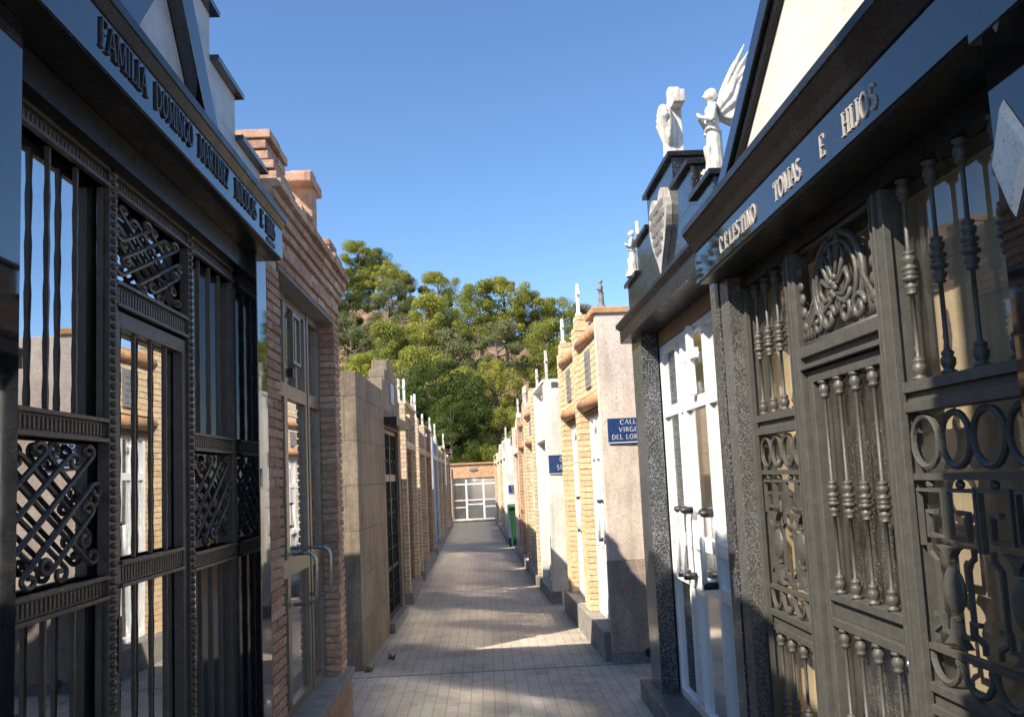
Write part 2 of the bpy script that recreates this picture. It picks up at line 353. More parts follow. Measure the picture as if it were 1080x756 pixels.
# ---- lettering built from thick and thin strokes with serifs
def arc(cx, cy, rx, ry, a0, a1, n=10): return [(cx+rx*math.cos(R(a0+(a1-a0)*i/n)), cy+ry*math.sin(R(a0+(a1-a0)*i/n))) for i in range(n+1)]
T_, K_ = .055, .12
GLY = {
 'A': (.78, [([(.06, 0), (.39, 1)], T_), ([(.39, 1), (.72, 0)], K_), ([(.18, .34), (.6, .34)], T_)], [(.06, 0), (.72, 0)]),
 'B': (.64, [([(.14, 0), (.14, 1)], K_), ([(.14, .98), (.35, .98)]+arc(.33, .75, .2, .23, 90, -90, 6), T_), ([(.14, .52), (.35, .52)]+arc(.35, .26, .24, .26, 90, -90, 6)+[(.14, .02)], .11)], []),
 'C': (.78, [(arc(.42, .5, .33, .48, 55, 305, 14), .13), ([(.66, .95), (.66, .7)], T_)], []),
 'D': (.80, [([(.14, 0), (.14, 1)], K_), ([(.1, .97)]+arc(.3, .5, .4, .47, 90, -90, 12)+[(.1, .03)], .12)], []),
 'E': (.66, [([(.16, 0), (.16, 1)], K_), ([(.1, .965), (.58, .965)], T_), ([(.16, .5), (.48, .5)], T_), ([(.1, .035), (.6, .035)], T_), ([(.56, .99), (.56, .78)], T_), ([(.58, .01), (.58, .22)], T_)], []),
 'F': (.62, [([(.16, 0), (.16, 1)], K_), ([(.1, .965), (.56, .965)], T_), ([(.16, .5), (.46, .5)], T_), ([(.55, .99), (.55, .78)], T_)], [(.16, 0)]),
 'G': (.82, [(arc(.42, .5, .33, .48, 55, 340, 14), .13), ([(.7, .42), (.7, .05)], .13), ([(.5, .42), (.78, .42)], T_)], []),
 'H': (.82, [([(.16, 0), (.16, 1)], K_), ([(.66, 0), (.66, 1)], K_), ([(.16, .5), (.66, .5)], T_)], [(.16, 0), (.16, 1), (.66, 0), (.66, 1)]),
 'I': (.36, [([(.18, 0), (.18, 1)], K_)], [(.18, 0), (.18, 1)]),
 'J': (.5, [([(.32, 1), (.32, .2)]+arc(.19, .2, .13, .2, 0, -150, 6), .13)], [(.32, 1)]),
 'L': (.62, [([(.16, 0), (.16, 1)], K_), ([(.1, .035), (.56, .035)], T_), ([(.55, .01), (.55, .24)], T_)], [(.16, 1)]),
 'M': (.96, [([(.12, 0), (.14, 1)], T_), ([(.14, 1), (.46, .08)], K_), ([(.46, .08), (.78, 1)], T_), ([(.8, 0), (.8, 1)], K_)], [(.12, 0), (.8, 0), (.1, 1), (.82, 1)]),
 'N': (.84, [([(.12, 0), (.12, 1)], T_), ([(.12, 1), (.68, 0)], K_), ([(.7, 0), (.7, 1)], T_)], [(.12, 0), (.08, 1), (.7, 1)]),
 'O': (.86, [(arc(.42, .5, .34, .47, 0, 360, 20), .13)], []),
 'P': (.64, [([(.16, 0), (.16, 1)], K_), ([(.16, .97), (.35, .97)]+arc(.35, .73, .23, .24, 90, -90, 8)+[(.16, .49)], .1)], [(.16, 0)]),
 'R': (.74, [([(.16, 0), (.16, 1)], K_), ([(.1, .97), (.35, .97)]+arc(.35, .74, .22, .23, 90, -90, 8)+[(.16, .51)], .1), ([(.34, .5), (.66, .02)], K_)], [(.16, 0)]),
 'S': (.62, [(arc(.3, .74, .22, .22, 30, 250, 8)+arc(.3, .27, .23, .25, 80, -150, 8), .13)], []),
 'T': (.74, [([(.37, 0), (.37, 1)], K_), ([(.04, .965), (.7, .965)], T_), ([(.06, .98), (.06, .78)], T_), ([(.68, .98), (.68, .78)], T_)], [(.37, 0)]),
 'U': (.8, [([(.14, 1), (.14, .3)]+arc(.4, .3, .26, .28, 180, 360, 8)+[(.66, 1)], .12)], [(.14, 1), (.66, 1)]),
 'V': (.78, [([(.06, 1), (.38, 0)], K_), ([(.38, 0), (.7, 1)], T_)], [(.06, 1), (.7, 1)]),
 'Z': (.68, [([(.08, .965), (.6, .965)], T_), ([(.58, .96), (.1, .04)], K_), ([(.08, .035), (.62, .035)], T_)], []),
 '/': (.5, [([(.05, 0), (.42, 1)], .1)], []),
 ' ': (.45, [], [])}
def write(mb, text, u0, u1, z0, h, d, dt, rev=False, serif=True, widths=1):
    """u0..u1: where the text starts and ends (reading direction), z0 base line"""
    sg = 1 if u1 > u0 else -1; tot = sum(GLY[c][0] for c in text); sx = min(h*.95, abs(u1-u0)/tot*.93)
    if not serif: sx = abs(u1-u0)/tot*.9
    gap = (abs(u1-u0)-tot*sx)/len(text); sc = sx*sg; x = 0; cnt = 0
    for c in text:
        w, st, se = GLY[c]
        def ribbon(pl, t, dd):
            for i in range(len(pl)-1):
                (ax, ay), (bx, by) = pl[i], pl[i+1]
                ax, bx = ax*1, bx*1
                dx, dy = bx-ax, by-ay; L = math.hypot(dx, dy) or 1; nx, ny = -dy/L*t/2, dx/L*t/2
                e = .02*0
                q = [(ax+nx, ay+ny), (bx+nx, by+ny), (bx-nx, by-ny), (ax-nx, ay-ny)]
                mb.poly([(u0+(x+px)*sc, z0+py*h) for px, py in q], d, dd+.00015*(i % 3))
        for pl, t in st: cnt += 1; ribbon(pl, t*widths, d+dt+.00025*(cnt % 5))
        if serif:
            for sx, sy in se:
                yy = .03 if sy < .5 else .97
                cnt += 1; ribbon([(sx-.14, yy), (sx+.14, yy)], .055, d+dt+.0004*(cnt % 5)+.0002)
        x += w+gap/sx

# ---- real bricks, course by course
def brick_field(mb, u0, u1, z0, z1, d0, d1, bl=.22, bh=.047, gap=.011, jit=.004, rnd=None):
    rnd = rnd or random; n = max(1, round((z1-z0)/bh)); ch = (z1-z0)/n
    for i in range(n):
        za = z0+i*ch+gap*.5; zb = z0+(i+1)*ch-gap*.5; u = u0
        first = bl*(.5 if i % 2 else 1)
        while u < u1-.01:
            w = min(first, u1-u); first = bl
            if u1-(u+w) < .05: w = u1-u
            e = jit*(rnd.random()*2-1); e0 = gap*.5 if u > u0+.001 else jit*(rnd.random()*2-1)*1.2; e1 = gap*.5 if u+w < u1-.001 else jit*(rnd.random()*2-1)*1.2
            dz = rnd.uniform(-.001, .001)
            mb.box(u+e0, u+w-e1, d0, d1+e, za+dz, zb+dz); u += w

def shell(mb, u0, u1, o0, o1, oz0, oz1, H, D=2.0, t=.2, Hb=None, d=0):
    """walls and roof of a small chapel with one opening in its front"""
    Hb = Hb or H-.15
    mb.box(u0, o0, d-t, d, 0, H); mb.box(o1, u1, d-t, d, 0, H); mb.box(o0, o1, d-t, d, oz1, H)
    if oz0 > 0: mb.box(o0, o1, d-t, d, 0, oz0)
    mb.box(u0, u0+.12, -D, d-t, 0, Hb); mb.box(u1-.12, u1, -D, d-t, 0, Hb); mb.box(u0+.12, u1-.12, -D, -D+.12, 0, Hb)
    mb.box(u0+.12, u1-.12, -D+.12, d-t, Hb-.12, Hb-.002)
    return mb
def frame(mb, u0, u1, z0, z1, d, w=.05, t=.05):
    mb.box(u0, u0+w, d-t, d, z0, z1); mb.box(u1-w, u1, d-t, d, z0, z1)
    mb.box(u0+w, u1-w, d-t, d, z1-w, z1); mb.box(u0+w, u1-w, d-t, d, z0, z0+w)
def room(F, root, u0, u1, d0, d1, z0, z1, mat, shelf=None):
    """inside lining: back wall, side walls, ceiling and floor"""
    m = MB(F); m.box(u0, u1, d0, d0+.03, z0, z1); m.box(u0, u0+.03, d0+.03, d1, z0, z1); m.box(u1-.03, u1, d0+.03, d1, z0, z1)
    m.box(u0+.03, u1-.03, d0+.03, d1, z0, z0+.03); m.box(u0+.03, u1-.03, d0+.03, d1, z1-.03, z1)
    m.build('inner_wall', mat, root)
def spiral(c, r, a0, turns, sgn=1, n=16, shrink=.75):
    return [(c[0]+r*(1-shrink*i/n)*math.cos(a0+sgn*turns*2*math.pi*i/n), c[1]+r*(1-shrink*i/n)*math.sin(a0+sgn*turns*2*math.pi*i/n)) for i in range(n+1)]
def lattice(mb, u0, u1, z0, z1, d, r=.008, lines=(-.88, -.44, 0, .44, .88), L=.95):
    """crossed diagonal bars ending in scrolls"""
    cu, cz, a, b = (u0+u1)/2, (z0+z1)/2, (u1-u0)/2, (z1-z0)/2
    P = lambda x, y, dd: (cu+x*a, dd, cz+y*b)
    for fam in (0, 1):
        for k, p in enumerate(lines):
            q1 = 1.62-abs(p); pts = []
            seg = [(p, q) for q in (-q1, 0, q1)]
            xy = [((p_+q_)/2, (p_-q_)/2) if fam == 0 else ((p_+q_)/2, (q_-p_)/2) for p_, q_ in seg]
            dd = d+(.009 if fam else 0)
            for e, s in ((0, -1), (2, 1)):
                ex, ey = xy[e]; mx, my = xy[1]; dx, dy = ex-mx, ey-my; Ln = math.hypot(dx, dy); dx /= Ln; dy /= Ln
                sg = 1 if (k % 2) ^ (s > 0) else -1
                rc = .12; cx, cy = ex-dy*rc*sg, ey+dx*rc*sg
                a0 = math.atan2(ey-cy, ex-cx); sp = spiral((cx, cy), rc, a0, .95, sg, 14, .6)
                mb.tube([P(x, y, dd) for x, y in ([(mx, my)]+sp)], r, 5)

# ================================================================= THE SETTING
g = MB(); g.add([(-900, -600, -.02), (900, -600, -.02), (900, 1200, -.02), (-900, 1200, -.02)], [(0, 1, 2, 3)])
g.build('ground', 'earth', kind='structure')
g = MB(); g.add([(-12, -6, 0), (12, -6, 0), (12, 37, 0), (-12, 37, 0)], [(0, 1, 2, 3)])
g.build('alley_paving', 'paving', kind='structure')
g = MB()
for y in (7.62, 13.0, 19.5): g.box(-1.6, 1.6, y, y+.018, .0005, .003)
g.build('paving_joints', 'concrete', kind='structure')

def hill(x, y):
    t = max(0, min(1, (y-38)/58)); s = t*t*(3-2*t)*.5+t*.5
    h = (17.0-.20*x)*s
    if y > 96: h -= (y-96)*.12
    h += (noise.noise(Vector((x*.045, y*.045, 1.3)))*2.6+noise.noise(Vector((x*.14, y*.14, 4)))*.8)*min(1, max(0, (y-40)/20))
    if y < 40: h = -.05
    return h
def hill_mesh():
    m = MB(); nx, ny = 110, 70; x0, x1, y0, y1 = -110, 110, 38, 178
    pts = [(x0+(x1-x0)*i/nx, y0+(y1-y0)*j/ny) for j in range(ny+1) for i in range(nx+1)]
    m.add([(x, y, hill(x, y)) for x, y in pts], [(j*(nx+1)+i, j*(nx+1)+i+1, (j+1)*(nx+1)+i+1, (j+1)*(nx+1)+i) for j in range(ny) for i in range(nx)])
    o = m.build('hillside', 'earth', kind='structure', smooth=True); return o
hill_mesh()

# ================================================================= LEFT 1: black granite mausoleum
F = FL
t = thing('mausoleum', (-1.6, 3.0, 0), 'black granite mausoleum with barred glass doors and raised family name along its cornice', 'mausoleum')
b = MB(F)          # pillars and base
b.box(1.55, 1.93, -.30, 0, 0, 2.69).build('pillar', 'black', t, .003); MB(F).box(3.97, 4.14, -.30, 0, 0, 2.69).build('pillar', 'black', t, .003)
MB(F).box(1.93, 3.97, -.28, -.02, 0, .34).build('plinth', 'blackrough', t, .004)
MB(F).box(1.93, 3.97, -.30, -.05, 2.60, 2.688).build('lintel', 'blackrough', t)
w = MB(F); w.box(1.5, 4.14, -2.0, -1.9, 0, 2.9).box(1.5, 1.6, -1.9, -.3, 0, 2.9).box(4.04, 4.14, -1.9, -.3, 0, 2.9).box(1.6, 4.04, -1.9, -.3, 2.8, 2.9); w.build('wall', 'palestone', t)
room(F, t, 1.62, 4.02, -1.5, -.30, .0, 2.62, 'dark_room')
c = MB(F)
c.prof([(-.3, 2.69), (.04, 2.69), (.07, 2.695), (.07, 2.835), (.078, 2.84), (.094, 2.868), (.10, 2.87), (.10, 2.90), (-.3, 2.90)], 1.48, 4.16)
co = c.build('cornice', 'blackrough', t, .002)
MB(F).box(1.47, 4.165, .0705, .0745, 2.698, 2.833).build('frieze_plate', 'black', co)
for s_, a, z in (('FAMILIA', 2.145, 2.475), ('DOMINGO', 2.52, 2.87), ('MARTINEZ', 2.92, 3.29), ('NICOLAS', 3.36, 3.69), ('E', 3.75, 3.80), ('HIJOS', 3.845, 4.01)):
    m = MB(F); write(m, s_, a, z, 2.742, .080, .0745, .006); m.build('lettering', 'letter', co)
m = MB(F)
for k in range(7): m.box(3.86+.022*k, 3.873+.022*k, .0745, .079, 2.708, 2.726)
m.build('small_lettering', 'letter', co)
# stepped gable of pale stone with dark copings and a raking pediment in front
st = MB(F); steps = [(1.78, 4.17, 2.90, 3.12), (2.12, 3.75, 3.12, 3.31), (2.45, 3.40, 3.31, 3.50), (2.72, 3.12, 3.50, 3.68)]
for a, z, c0, c1 in steps: st.box(a, z-.03, -.22, -.02, c0, c1)
gb = st.build('gable', 'palestone', t, .002)
cp = MB(F)
for i, (a, z, c0, c1) in enumerate(steps):
    na, nz = (steps[i+1][0], steps[i+1][1]-.03) if i < 3 else (a+.2, a+.2)
    cp.box(nz, z, -.24, .015, c1, c1+.022).box(a-.03, na, -.24, .015, c1, c1+.022)
cp.build('coping', 'black', gb, .002)
pd = MB(F)
pd.poly([(2.72, 3.50), (3.20, 2.902), (3.05, 2.902), (2.72, 3.31)], -.019, .07)
pd.poly([(2.24, 2.902), (2.72, 3.50), (2.72, 3.31), (2.39, 2.902)], -.019, .07)
pd.build('pediment', 'black', gb, .003)
MB(F).poly([(2.40, 2.903), (3.04, 2.903), (2.72, 3.30)], -.018, .02).build('tympanum', 'palestone', gb)

# glass and ironwork
for a, z in ((1.93, 2.66), (2.73, 3.30), (3.38, 3.97)): MB(F).box(a, z, -.150, -.144, .34, 2.60).build('glass_pane', 'mirror', t)
ir = MB(F)
D0 = -.10
def bead_post(m, u0, u1, z0, z1, d):
    m.box(u0, u1, d-.035, d, z0, z1)
    z = z0
    while z < z1-.02:
        m.ell(((u0+u1)/2, d+.002, z+.012), ((u1-u0)*.36, .009, .0105), 6, 4); z += .026
bead_post(ir, 2.62, 2.675, .34, 2.60, D0+.005); bead_post(ir, 3.325, 3.375, .34, 2.60, D0+.005)
ir.box(1.93, 1.97, D0-.06, D0-.01, .34, 2.60).box(3.93, 3.97, D0-.06, D0-.01, .34, 2.60)
def rail(m, u0, u1, z0, z1, d, ridges=True):
    m.box(u0, u1, d-.04, d-.008, z0, z1); m.box(u0, u1, d-.04, d+.008, z0, z0+.012); m.box(u0, u1, d-.04, d+.008, z1-.012, z1)
    n_ = int((u1-u0)/.022)
    for i in range(n_): m.box(u0+(u1-u0)*(i+.2)/n_, u0+(u1-u0)*(i+.75)/n_, d-.008, d-.004, z0+.018, z1-.018)
for a, z in ((1.97, 2.62), (3.375, 3.93)):
    rail(ir, a, z, 1.77, 1.84, D0); rail(ir, a, z, 1.32, 1.39, D0); rail(ir, a, z, 2.54, 2.60, D0); rail(ir, a, z, .34, .42, D0)
    ir.box(z-.012, z-.002, D0-.03, D0-.012, .42, 1.32).box(z-.012, z-.002, D0-.03, D0-.012, 1.84, 2.54)
rail(ir, 2.675, 3.325, 2.54, 2.60, D0); rail(ir, 2.675, 3.325, 2.19, 2.27, D0)
ir.build('grille_frame', 'iron', t, .0015)
def twisted(m, u, z0, z1, d, w=.0095):
    n = 16; pts = [(u, d, z0+(z1-z0)*i/n) for i in range(n+1)]
    m.tube(pts, 1, 4, taper=[w*(.92+.14*math.sin(i*2.1)) for i in range(n+1)])
bars = MB(F)
for a, z in ((1.97, 2.61), (3.375, 3.92)):
    k = 3
    for i in range(k):
        u = a+(z-a)*(i+1)/(k+1); twisted(bars, u, 1.84, 2.54, D0-.02); twisted(bars, u, .42, 1.32, D0-.02)
    lattice(bars, a+.01, z-.01, 1.40, 1.76, D0-.02, .0075)
lattice(bars, 2.70, 3.30, 2.28, 2.53, D0-.02, .0075)
bars.build('grille', 'iron', t)
dr = MB(F)
dr.box(2.68, 2.72, D0-.04, D0-.005, .36, 2.18).box(3.28, 3.32, D0-.04, D0-.005, .36, 2.18).box(2.72, 3.28, D0-.04, D0-.005, 2.13, 2.18).box(2.72, 3.28, D0-.04, D0-.005, .36, .46)
rail(dr, 2.72, 3.28, 1.34, 1.42, D0-.005)
for i in range(3):
    u = 2.72+.56*(i+1)/4; twisted(dr, u, 1.42, 2.13, D0-.02); twisted(dr, u, .46, 1.34, D0-.02)
do = dr.build('door', 'iron', t, .0015)
MB(F).box(2.69, 2.715, D0-.005, D0+.004, 1.10, 1.26).build('lock_plate', 'blackiron', do, .001)

# ================================================================= LEFT 2: red brick mausoleum
t = thing('mausoleum', (-1.6, 5.2, 0), 'rustic red brick mausoleum with bronze framed glass doors and steel loop handles', 'mausoleum')
rb = random.Random(3)
core = MB(F)
core.box(4.155, 4.40, -.16, -.012, .33, 3.0).box(6.06, 6.238, -.16, -.012, .33, 3.0)
core.box(4.40, 6.06, -.16, -.012, 2.76, 3.0)
core.box(4.155, 6.238, -.20, .03, 3.0, 3.06)
core.build('mortar_core', 'mortar', t)
br = MB(F)
brick_field(br, 4.15, 4.42, .34, 2.70, -.13, 0, rnd=rb); brick_field(br, 6.04, 6.25, .34, 2.74, -.13, 0, rnd=rb)
# lintel courses stepping outwards
zz = 2.74; k = 0
while zz < 3.06:
    off = [0, .012, 0, .02, .035, .05, .075][min(k, 6)]
    brick_field(br, 4.15-.0*off, 6.25+off*.8, zz, zz+.052, -.14, off, rnd=rb); zz += .052; k += 1
TOP = zz
# stepped end blocks
for (a, z, nn) in ((4.20, 4.60, 5), (5.98, 6.27, 4)):
    for i in range(nn):
        e = (.05, .03, .0, .0, .02, .04, .02)[i]
        brick_field(br, a-e*.3, z+e*.3, TOP+i*.052, TOP+(i+1)*.052, -.17, .0+e, rnd=rb, jit=.007)
for i in range(2): brick_field(br, 4.56, 5.90, TOP+i*.052, TOP+(i+1)*.052, -.22, .03-i*.05, rnd=rb)
for i in range(2): brick_field(br, 5.14+i*.09, 5.70-i*.09, TOP+.104+i*.052, TOP+.156+i*.052, -.22, -.04, rnd=rb)
br.build('brickwork', 'redbrick', t, .0025)
MB(F).box(4.16, 6.24, -.24, -.14, TOP, TOP+.10).build('roof_slab', 'mortar', t)
MB(F).box(4.42, 6.04, -.16, -.002, 2.715, 2.738).build('lintel', 'concrete', t)
w = MB(F); w.box(4.15, 4.3, -3.9, -.16, 0, 2.95).box(6.10, 6.24, -3.9, -.16, 0, 2.95).box(6.10, 6.24, -3.9, -.36, 2.95, 3.36).box(4.3, 6.1, -3.9, -3.78, 0, 2.95).box(4.3, 6.1, -1.88, -.16, 2.82, 2.95); w.build('wall', 'rb', t)
MB(F).box(4.15, 6.27, -.30, .03, 0, .34).build('plinth', 'rb', t, .004)
MB(F).box(4.15, 6.28, -.31, .045, .335, .37).build('sill', 'concrete', t, .004)
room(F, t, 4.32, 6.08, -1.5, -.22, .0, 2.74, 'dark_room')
fr = MB(F); dd = -.105
frame(fr, 4.42, 5.00, .37, 2.712, dd, .045); frame(fr, 5.62, 6.04, .37, 2.712, dd, .045)
for (a, z) in ((4.465, 4.955), (5.665, 5.995)): fr.box(a, z, dd-.05, dd, 2.12, 2.20).box(a, z, dd-.05, dd, 1.12, 1.22)
wo = fr.build('window', 'bronze_alu', t, .002)
MB(F).box(4.465, 4.955, dd-.03, dd-.024, .415, 2.67).box(5.665, 5.995, dd-.03, dd-.024, .415, 2.67).build('pane', 'mirror', wo)
dm = MB(F); frame(dm, 5.008, 5.612, .37, 2.708, dd-.006, .05); dm.box(5.058, 5.562, dd-.056, dd-.006, 2.12, 2.20).box(5.058, 5.562, dd-.056, dd-.006, 1.12, 1.22)
dm.box(5.29, 5.33, dd-.056, dd-.006, 2.20, 2.658)
do = dm.build('door', 'bronze_alu', t, .002)
MB(F).box(5.058, 5.562, dd-.036, dd-.030, .42, 2.658).build('pane', 'mirror', do)
vn = MB(F); frame(vn, 5.07, 5.28, 2.32, 2.62, dd+.03, .02, .02); vn.tube([(5.08, dd-.02, 2.60), (5.08, dd+.02, 2.60)], .006); vn.build('vent_window', 'bronze_alu', do)
MB(F).box(5.05, 5.09, dd-.004, dd+.03, 2.24, 2.29).build('hinge', 'plastic', do, .002)
def loop_handle(F, par, u, d, z0, z1, out, r=.011, name='handle', mat='steel', w=.0):
    q = .045; zc = []
    pts = [(u, d, z1)]+[(u+w, d+out-q+q*math.sin(a), z1-q+q*math.cos(a)) for a in (0, .5, 1.0, 1.57)]
    pts += [(u+w, d+out-q+q*math.cos(a), z0+q-q*math.sin(a)) for a in (0, .5, 1.0, 1.57)]+[(u, d, z0)]
    MB(F).tube(pts, r, 8).build(name, mat, par, smooth=True)
loop_handle(F, do, 5.09, dd, .96, 1.24, .13); loop_handle(F, do, 5.54, dd, .96, 1.24, .13)
# brick cross on top
x = MB(F); bz = TOP+.208
x.box(5.36, 5.50, -.14, .0, bz-.1, bz+.26).box(5.25, 5.61, -.155, .015, bz+.1505, bz+.215)
tag(x.build('cross', 'pinkclay', None, .008), 'stubby terracotta brick cross on top of the red brick mausoleum', 'cross')

# ================================================================= LEFT 3: tan stone block mausoleum
F3 = Frame(-1.125, 7.9, R(1.1), -1)
F = F3
t = thing('mausoleum', (-1.7, 9.8, 0), 'tan stone block mausoleum with stepped gable and black iron door under a small canopy', 'mausoleum')
w = MB(F); shell(w, 0, 3.30, 1.85, 3.10, .1, 2.22, 2.62, 3.6, .3, 2.62)
w.box(1.78, 3.22, -.18, .001, 2.62, 2.75).box(2.02, 3.00, -.18, .001, 2.75, 2.885).box(2.26, 2.78, -.18, .001, 2.885, 3.02)
w.build('wall', 'blocks', t, .006)
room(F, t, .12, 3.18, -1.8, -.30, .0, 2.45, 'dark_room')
MB(F).box(1.82, 3.14, .001, .06, 0, .1).build('step', 'concrete', t, .005)
MB(F).box(1.84, 3.12, .001, .14, 2.24, 2.33).build('canopy', 'blackiron', t, .004)
MB(F).box(2.38, 2.66, .001, .02, 2.52, 2.76).build('plaque', 'palestone', t, .003)
d = MB(F)
frame(d, 1.86, 3.09, .11, 2.21, -.03, .045, .04); d.box(2.455, 2.495, -.07, -.03, .155, 2.165)
for a, z in ((1.905, 2.455), (2.495, 3.045)):
    d.box(a, z, -.065, -.035, 1.62, 1.70).box(a, z, -.065, -.035, .62, .66)
    for i in range(5): u = a+(z-a)*(i+.5)/5; d.tube([(u, -.05, .15), (u, -.05, 2.17)], .009, 4)
    for zc in (.38, .95, 1.35, 1.95):
        for s in (-1, 1):
            sp = spiral(((a+z)/2+s*.14, zc), .12, 0 if s < 0 else math.pi, 1.1, s, 14, .7); d.tube([(p, -.04, q) for p, q in sp], .008, 4)
do = d.build('door', 'blackiron', t, .001)
MB(F).box(1.905, 3.045, -.09, -.085, .155, 2.165).build('pane', 'mirror', do)
loop_handle(F, do, 2.43, -.035, 1.0, 1.18, .07, .008, mat='blackiron')

# ---------------------------------------------------------------- helpers for the row of smaller chapels
def alu_front(F, root, u0, u1, z0, z1, d, mat='white_alu', pane='glass', bays=(.27, .5, .73), rails=(.92, 1.95), name='door', w=.05, handles=True, heart=False):
    m = MB(F); W_ = u1-u0; cuts = [u0]+[u0+W_*b_ for b_ in bays]+[u1]
    frame(m, u0, u1, z0, z1, d, w)
    for c_ in cuts[1:-1]: m.box(c_-w*.55, c_+w*.55, d-.05, d+.006, z0+w, z1-w)
    for r_ in rails:
        for a, b_ in zip(cuts[:-1], cuts[1:]):
            a2 = a+(w if a == u0 else w*.55); b2 = b_-(w if b_ == u1 else w*.55); m.box(a2, b2, d-.045, d+.002, r_-.035, r_+.035)
    o = m.build(name, mat, root, .002)
    MB(F).box(u0+w, u1-w, d-.03, d-.025, z0+w, z1-w).build('pane', pane, o)
    if handles:
        for b_ in bays[:2]:
            u = u0+W_*b_
            h = MB(F); h.tube([(u-.03, d+.055, 1.0), (u-.03, d+.055, 1.34)], .014, 8); h.build('handle', mat, o, smooth=True)
            for zc in (.995, 1.345): MB(F).tube([(u-.03, d, zc), (u-.03, d+.06, zc)], .019, 8).build('handle_mount', 'plastic', o, smooth=True)
    return o
def cross(F, u, d, z, h, mat, label, along=True, group=None, thick=.02):
    m = MB(F); a = h*.27; zc = z+h*.68; t_ = thick
    m.box(u-t_, u+t_, d-t_, d+t_, z, z+h)
    if along: m.box(u-a, u-t_, d-t_*.9, d+t_*.9, zc-t_, zc+t_).box(u+t_, u+a, d-t_*.9, d+t_*.9, zc-t_, zc+t_)
    else: m.box(u-t_*.9, u+t_*.9, d-a, d-t_, zc-t_, zc+t_).box(u-t_*.9, u+t_*.9, d+t_, d+a, zc-t_, zc+t_)
    m.box(u-t_*1.8, u+t_*1.8, d-t_*1.8, d+t_*1.8, z-.001, z+.03)
    return tag(m.build('cross', mat, None, .004), label, 'cross', group)

# ================================================================= RIGHT 2: black granite mausoleum with white doors
F = FR
t = thing('mausoleum', (1.9, 5.2, 0), 'speckled black granite mausoleum with white aluminium doors, heart plaque and stepped top', 'mausoleum')
MB(F).box(6.05, 6.42, -.115, 0, .13, 2.56).build('pillar', 'fleck', t, .003); MB(F).box(4.02, 4.16, -.14, 0, .13, 2.56).build('pillar', 'fleck', t, .003)
MB(F).box(3.99, 6.48, -.45, .075, 0, .13).build('plinth', 'grey', t, .004)
MB(F).box(4.16, 6.05, -.30, -.12, 2.46, 2.56).build('lintel', 'brown_room', t, .002)
w = MB(F); w.box(3.99, 4.12, -2.2, -.14, .13, 2.6).box(6.30, 6.42, -2.2, -.115, .13, 2.6).box(4.12, 6.30, -2.2, -2.08, .13, 2.6).box(4.12, 6.3, -2.08, -.2, 2.56, 2.6); w.build('wall', 'fleck', t)
room(F, t, 4.14, 6.28, -.75, -.17, .13, 2.46, 'tomb')
c = MB(F); c.prof([(-.3, 2.56), (-.0, 2.56), (.07, 2.5605), (.07, 2.655), (.10, 2.675), (.10, 2.70), (-.3, 2.70)], 3.99, 6.50)
c.build('cornice', 'blackrough', t, .002)
tp = MB(F); S2 = [(3.93, 6.45, 2.70, 2.97), (4.36, 6.0, 2.97, 3.165), (4.77, 5.55, 3.165, 3.36)]
for a, z, z0, z1 in S2: tp.box(max(a, 3.965), z-.02, -.20, 0, z0, z1)
gp = tp.build('gable', 'black2', t, .002)
cp = MB(F)
for i, (a, z, z0, z1) in enumerate(S2):
    na, nz = (S2[i+1][0], S2[i+1][1]-.02) if i < 2 else ((a+z)/2, (a+z)/2)
    cp.box(max(a-.02, 3.94) if i == 0 else a-.02, na, -.225, .025, z1, z1+.03).box(nz, z+.01, -.225, .025, z1, z1+.03)
cp.build('coping', 'blackrough', gp, .003)
# white front
o = alu_front(F, t, 4.30, 6.05, .13, 2.455, -.125, bays=(.30, .62, .70), rails=(.93, 1.17, 2.0), handles=False, w=.048)
for u in (4.86, 5.34, 5.50):
    MB(F).tube([(u, -.05, .98), (u, -.05, 1.36)], .016, 8).build('handle', 'white_alu', o, smooth=True)
    for zc in (.975, 1.365): MB(F).tube([(u, -.12, zc), (u, -.045, zc)], .022, 8).build('handle_mount', 'plastic', o, smooth=True)
m = MB(F); m.box(5.03, 5.09, -.12, -.085, 2.04, 2.44).box(4.93, 5.03, -.12, -.087, 2.24, 2.30).box(5.09, 5.19, -.12, -.087, 2.24, 2.30)
m.build('window_cross', 'white_alu', o, .003)
MB(F).box(4.165, 4.29, -.16, -.125, .13, 2.455).build('side_light', 'black', t)
# heart shaped plaque with raised lettering rows
hp = []
for i in range(40):
    a = 2*math.pi*i/40; X = 16*math.sin(a)**3; Y = 13*math.cos(a)-5*math.cos(2*a)-2*math.cos(3*a)-math.cos(4*a); hp.append((5.08+X*.0160, 3.03+Y*.0178))
hpo = MB(F).poly(hp, .001, .036).build('heart_plaque', 'heart', gp, .01)
m = MB(F); rr = random.Random(5)
for r_, (z_, hw) in enumerate(((3.13, .19), (3.07, .20), (3.01, .17), (2.95, .13), (2.89, .08))):
    u = 5.08-hw
    while u < 5.08+hw-.02:
        w_ = rr.uniform(.012, .022); m.box(u, u+w_*.4, .036, .050, z_, z_+.034).box(u+w_*.4, u+w_, .036, .0495, z_+rr.choice((0, .014, .026)), z_+.034); u += w_+.012
m.build('relief', 'greystat', hpo)

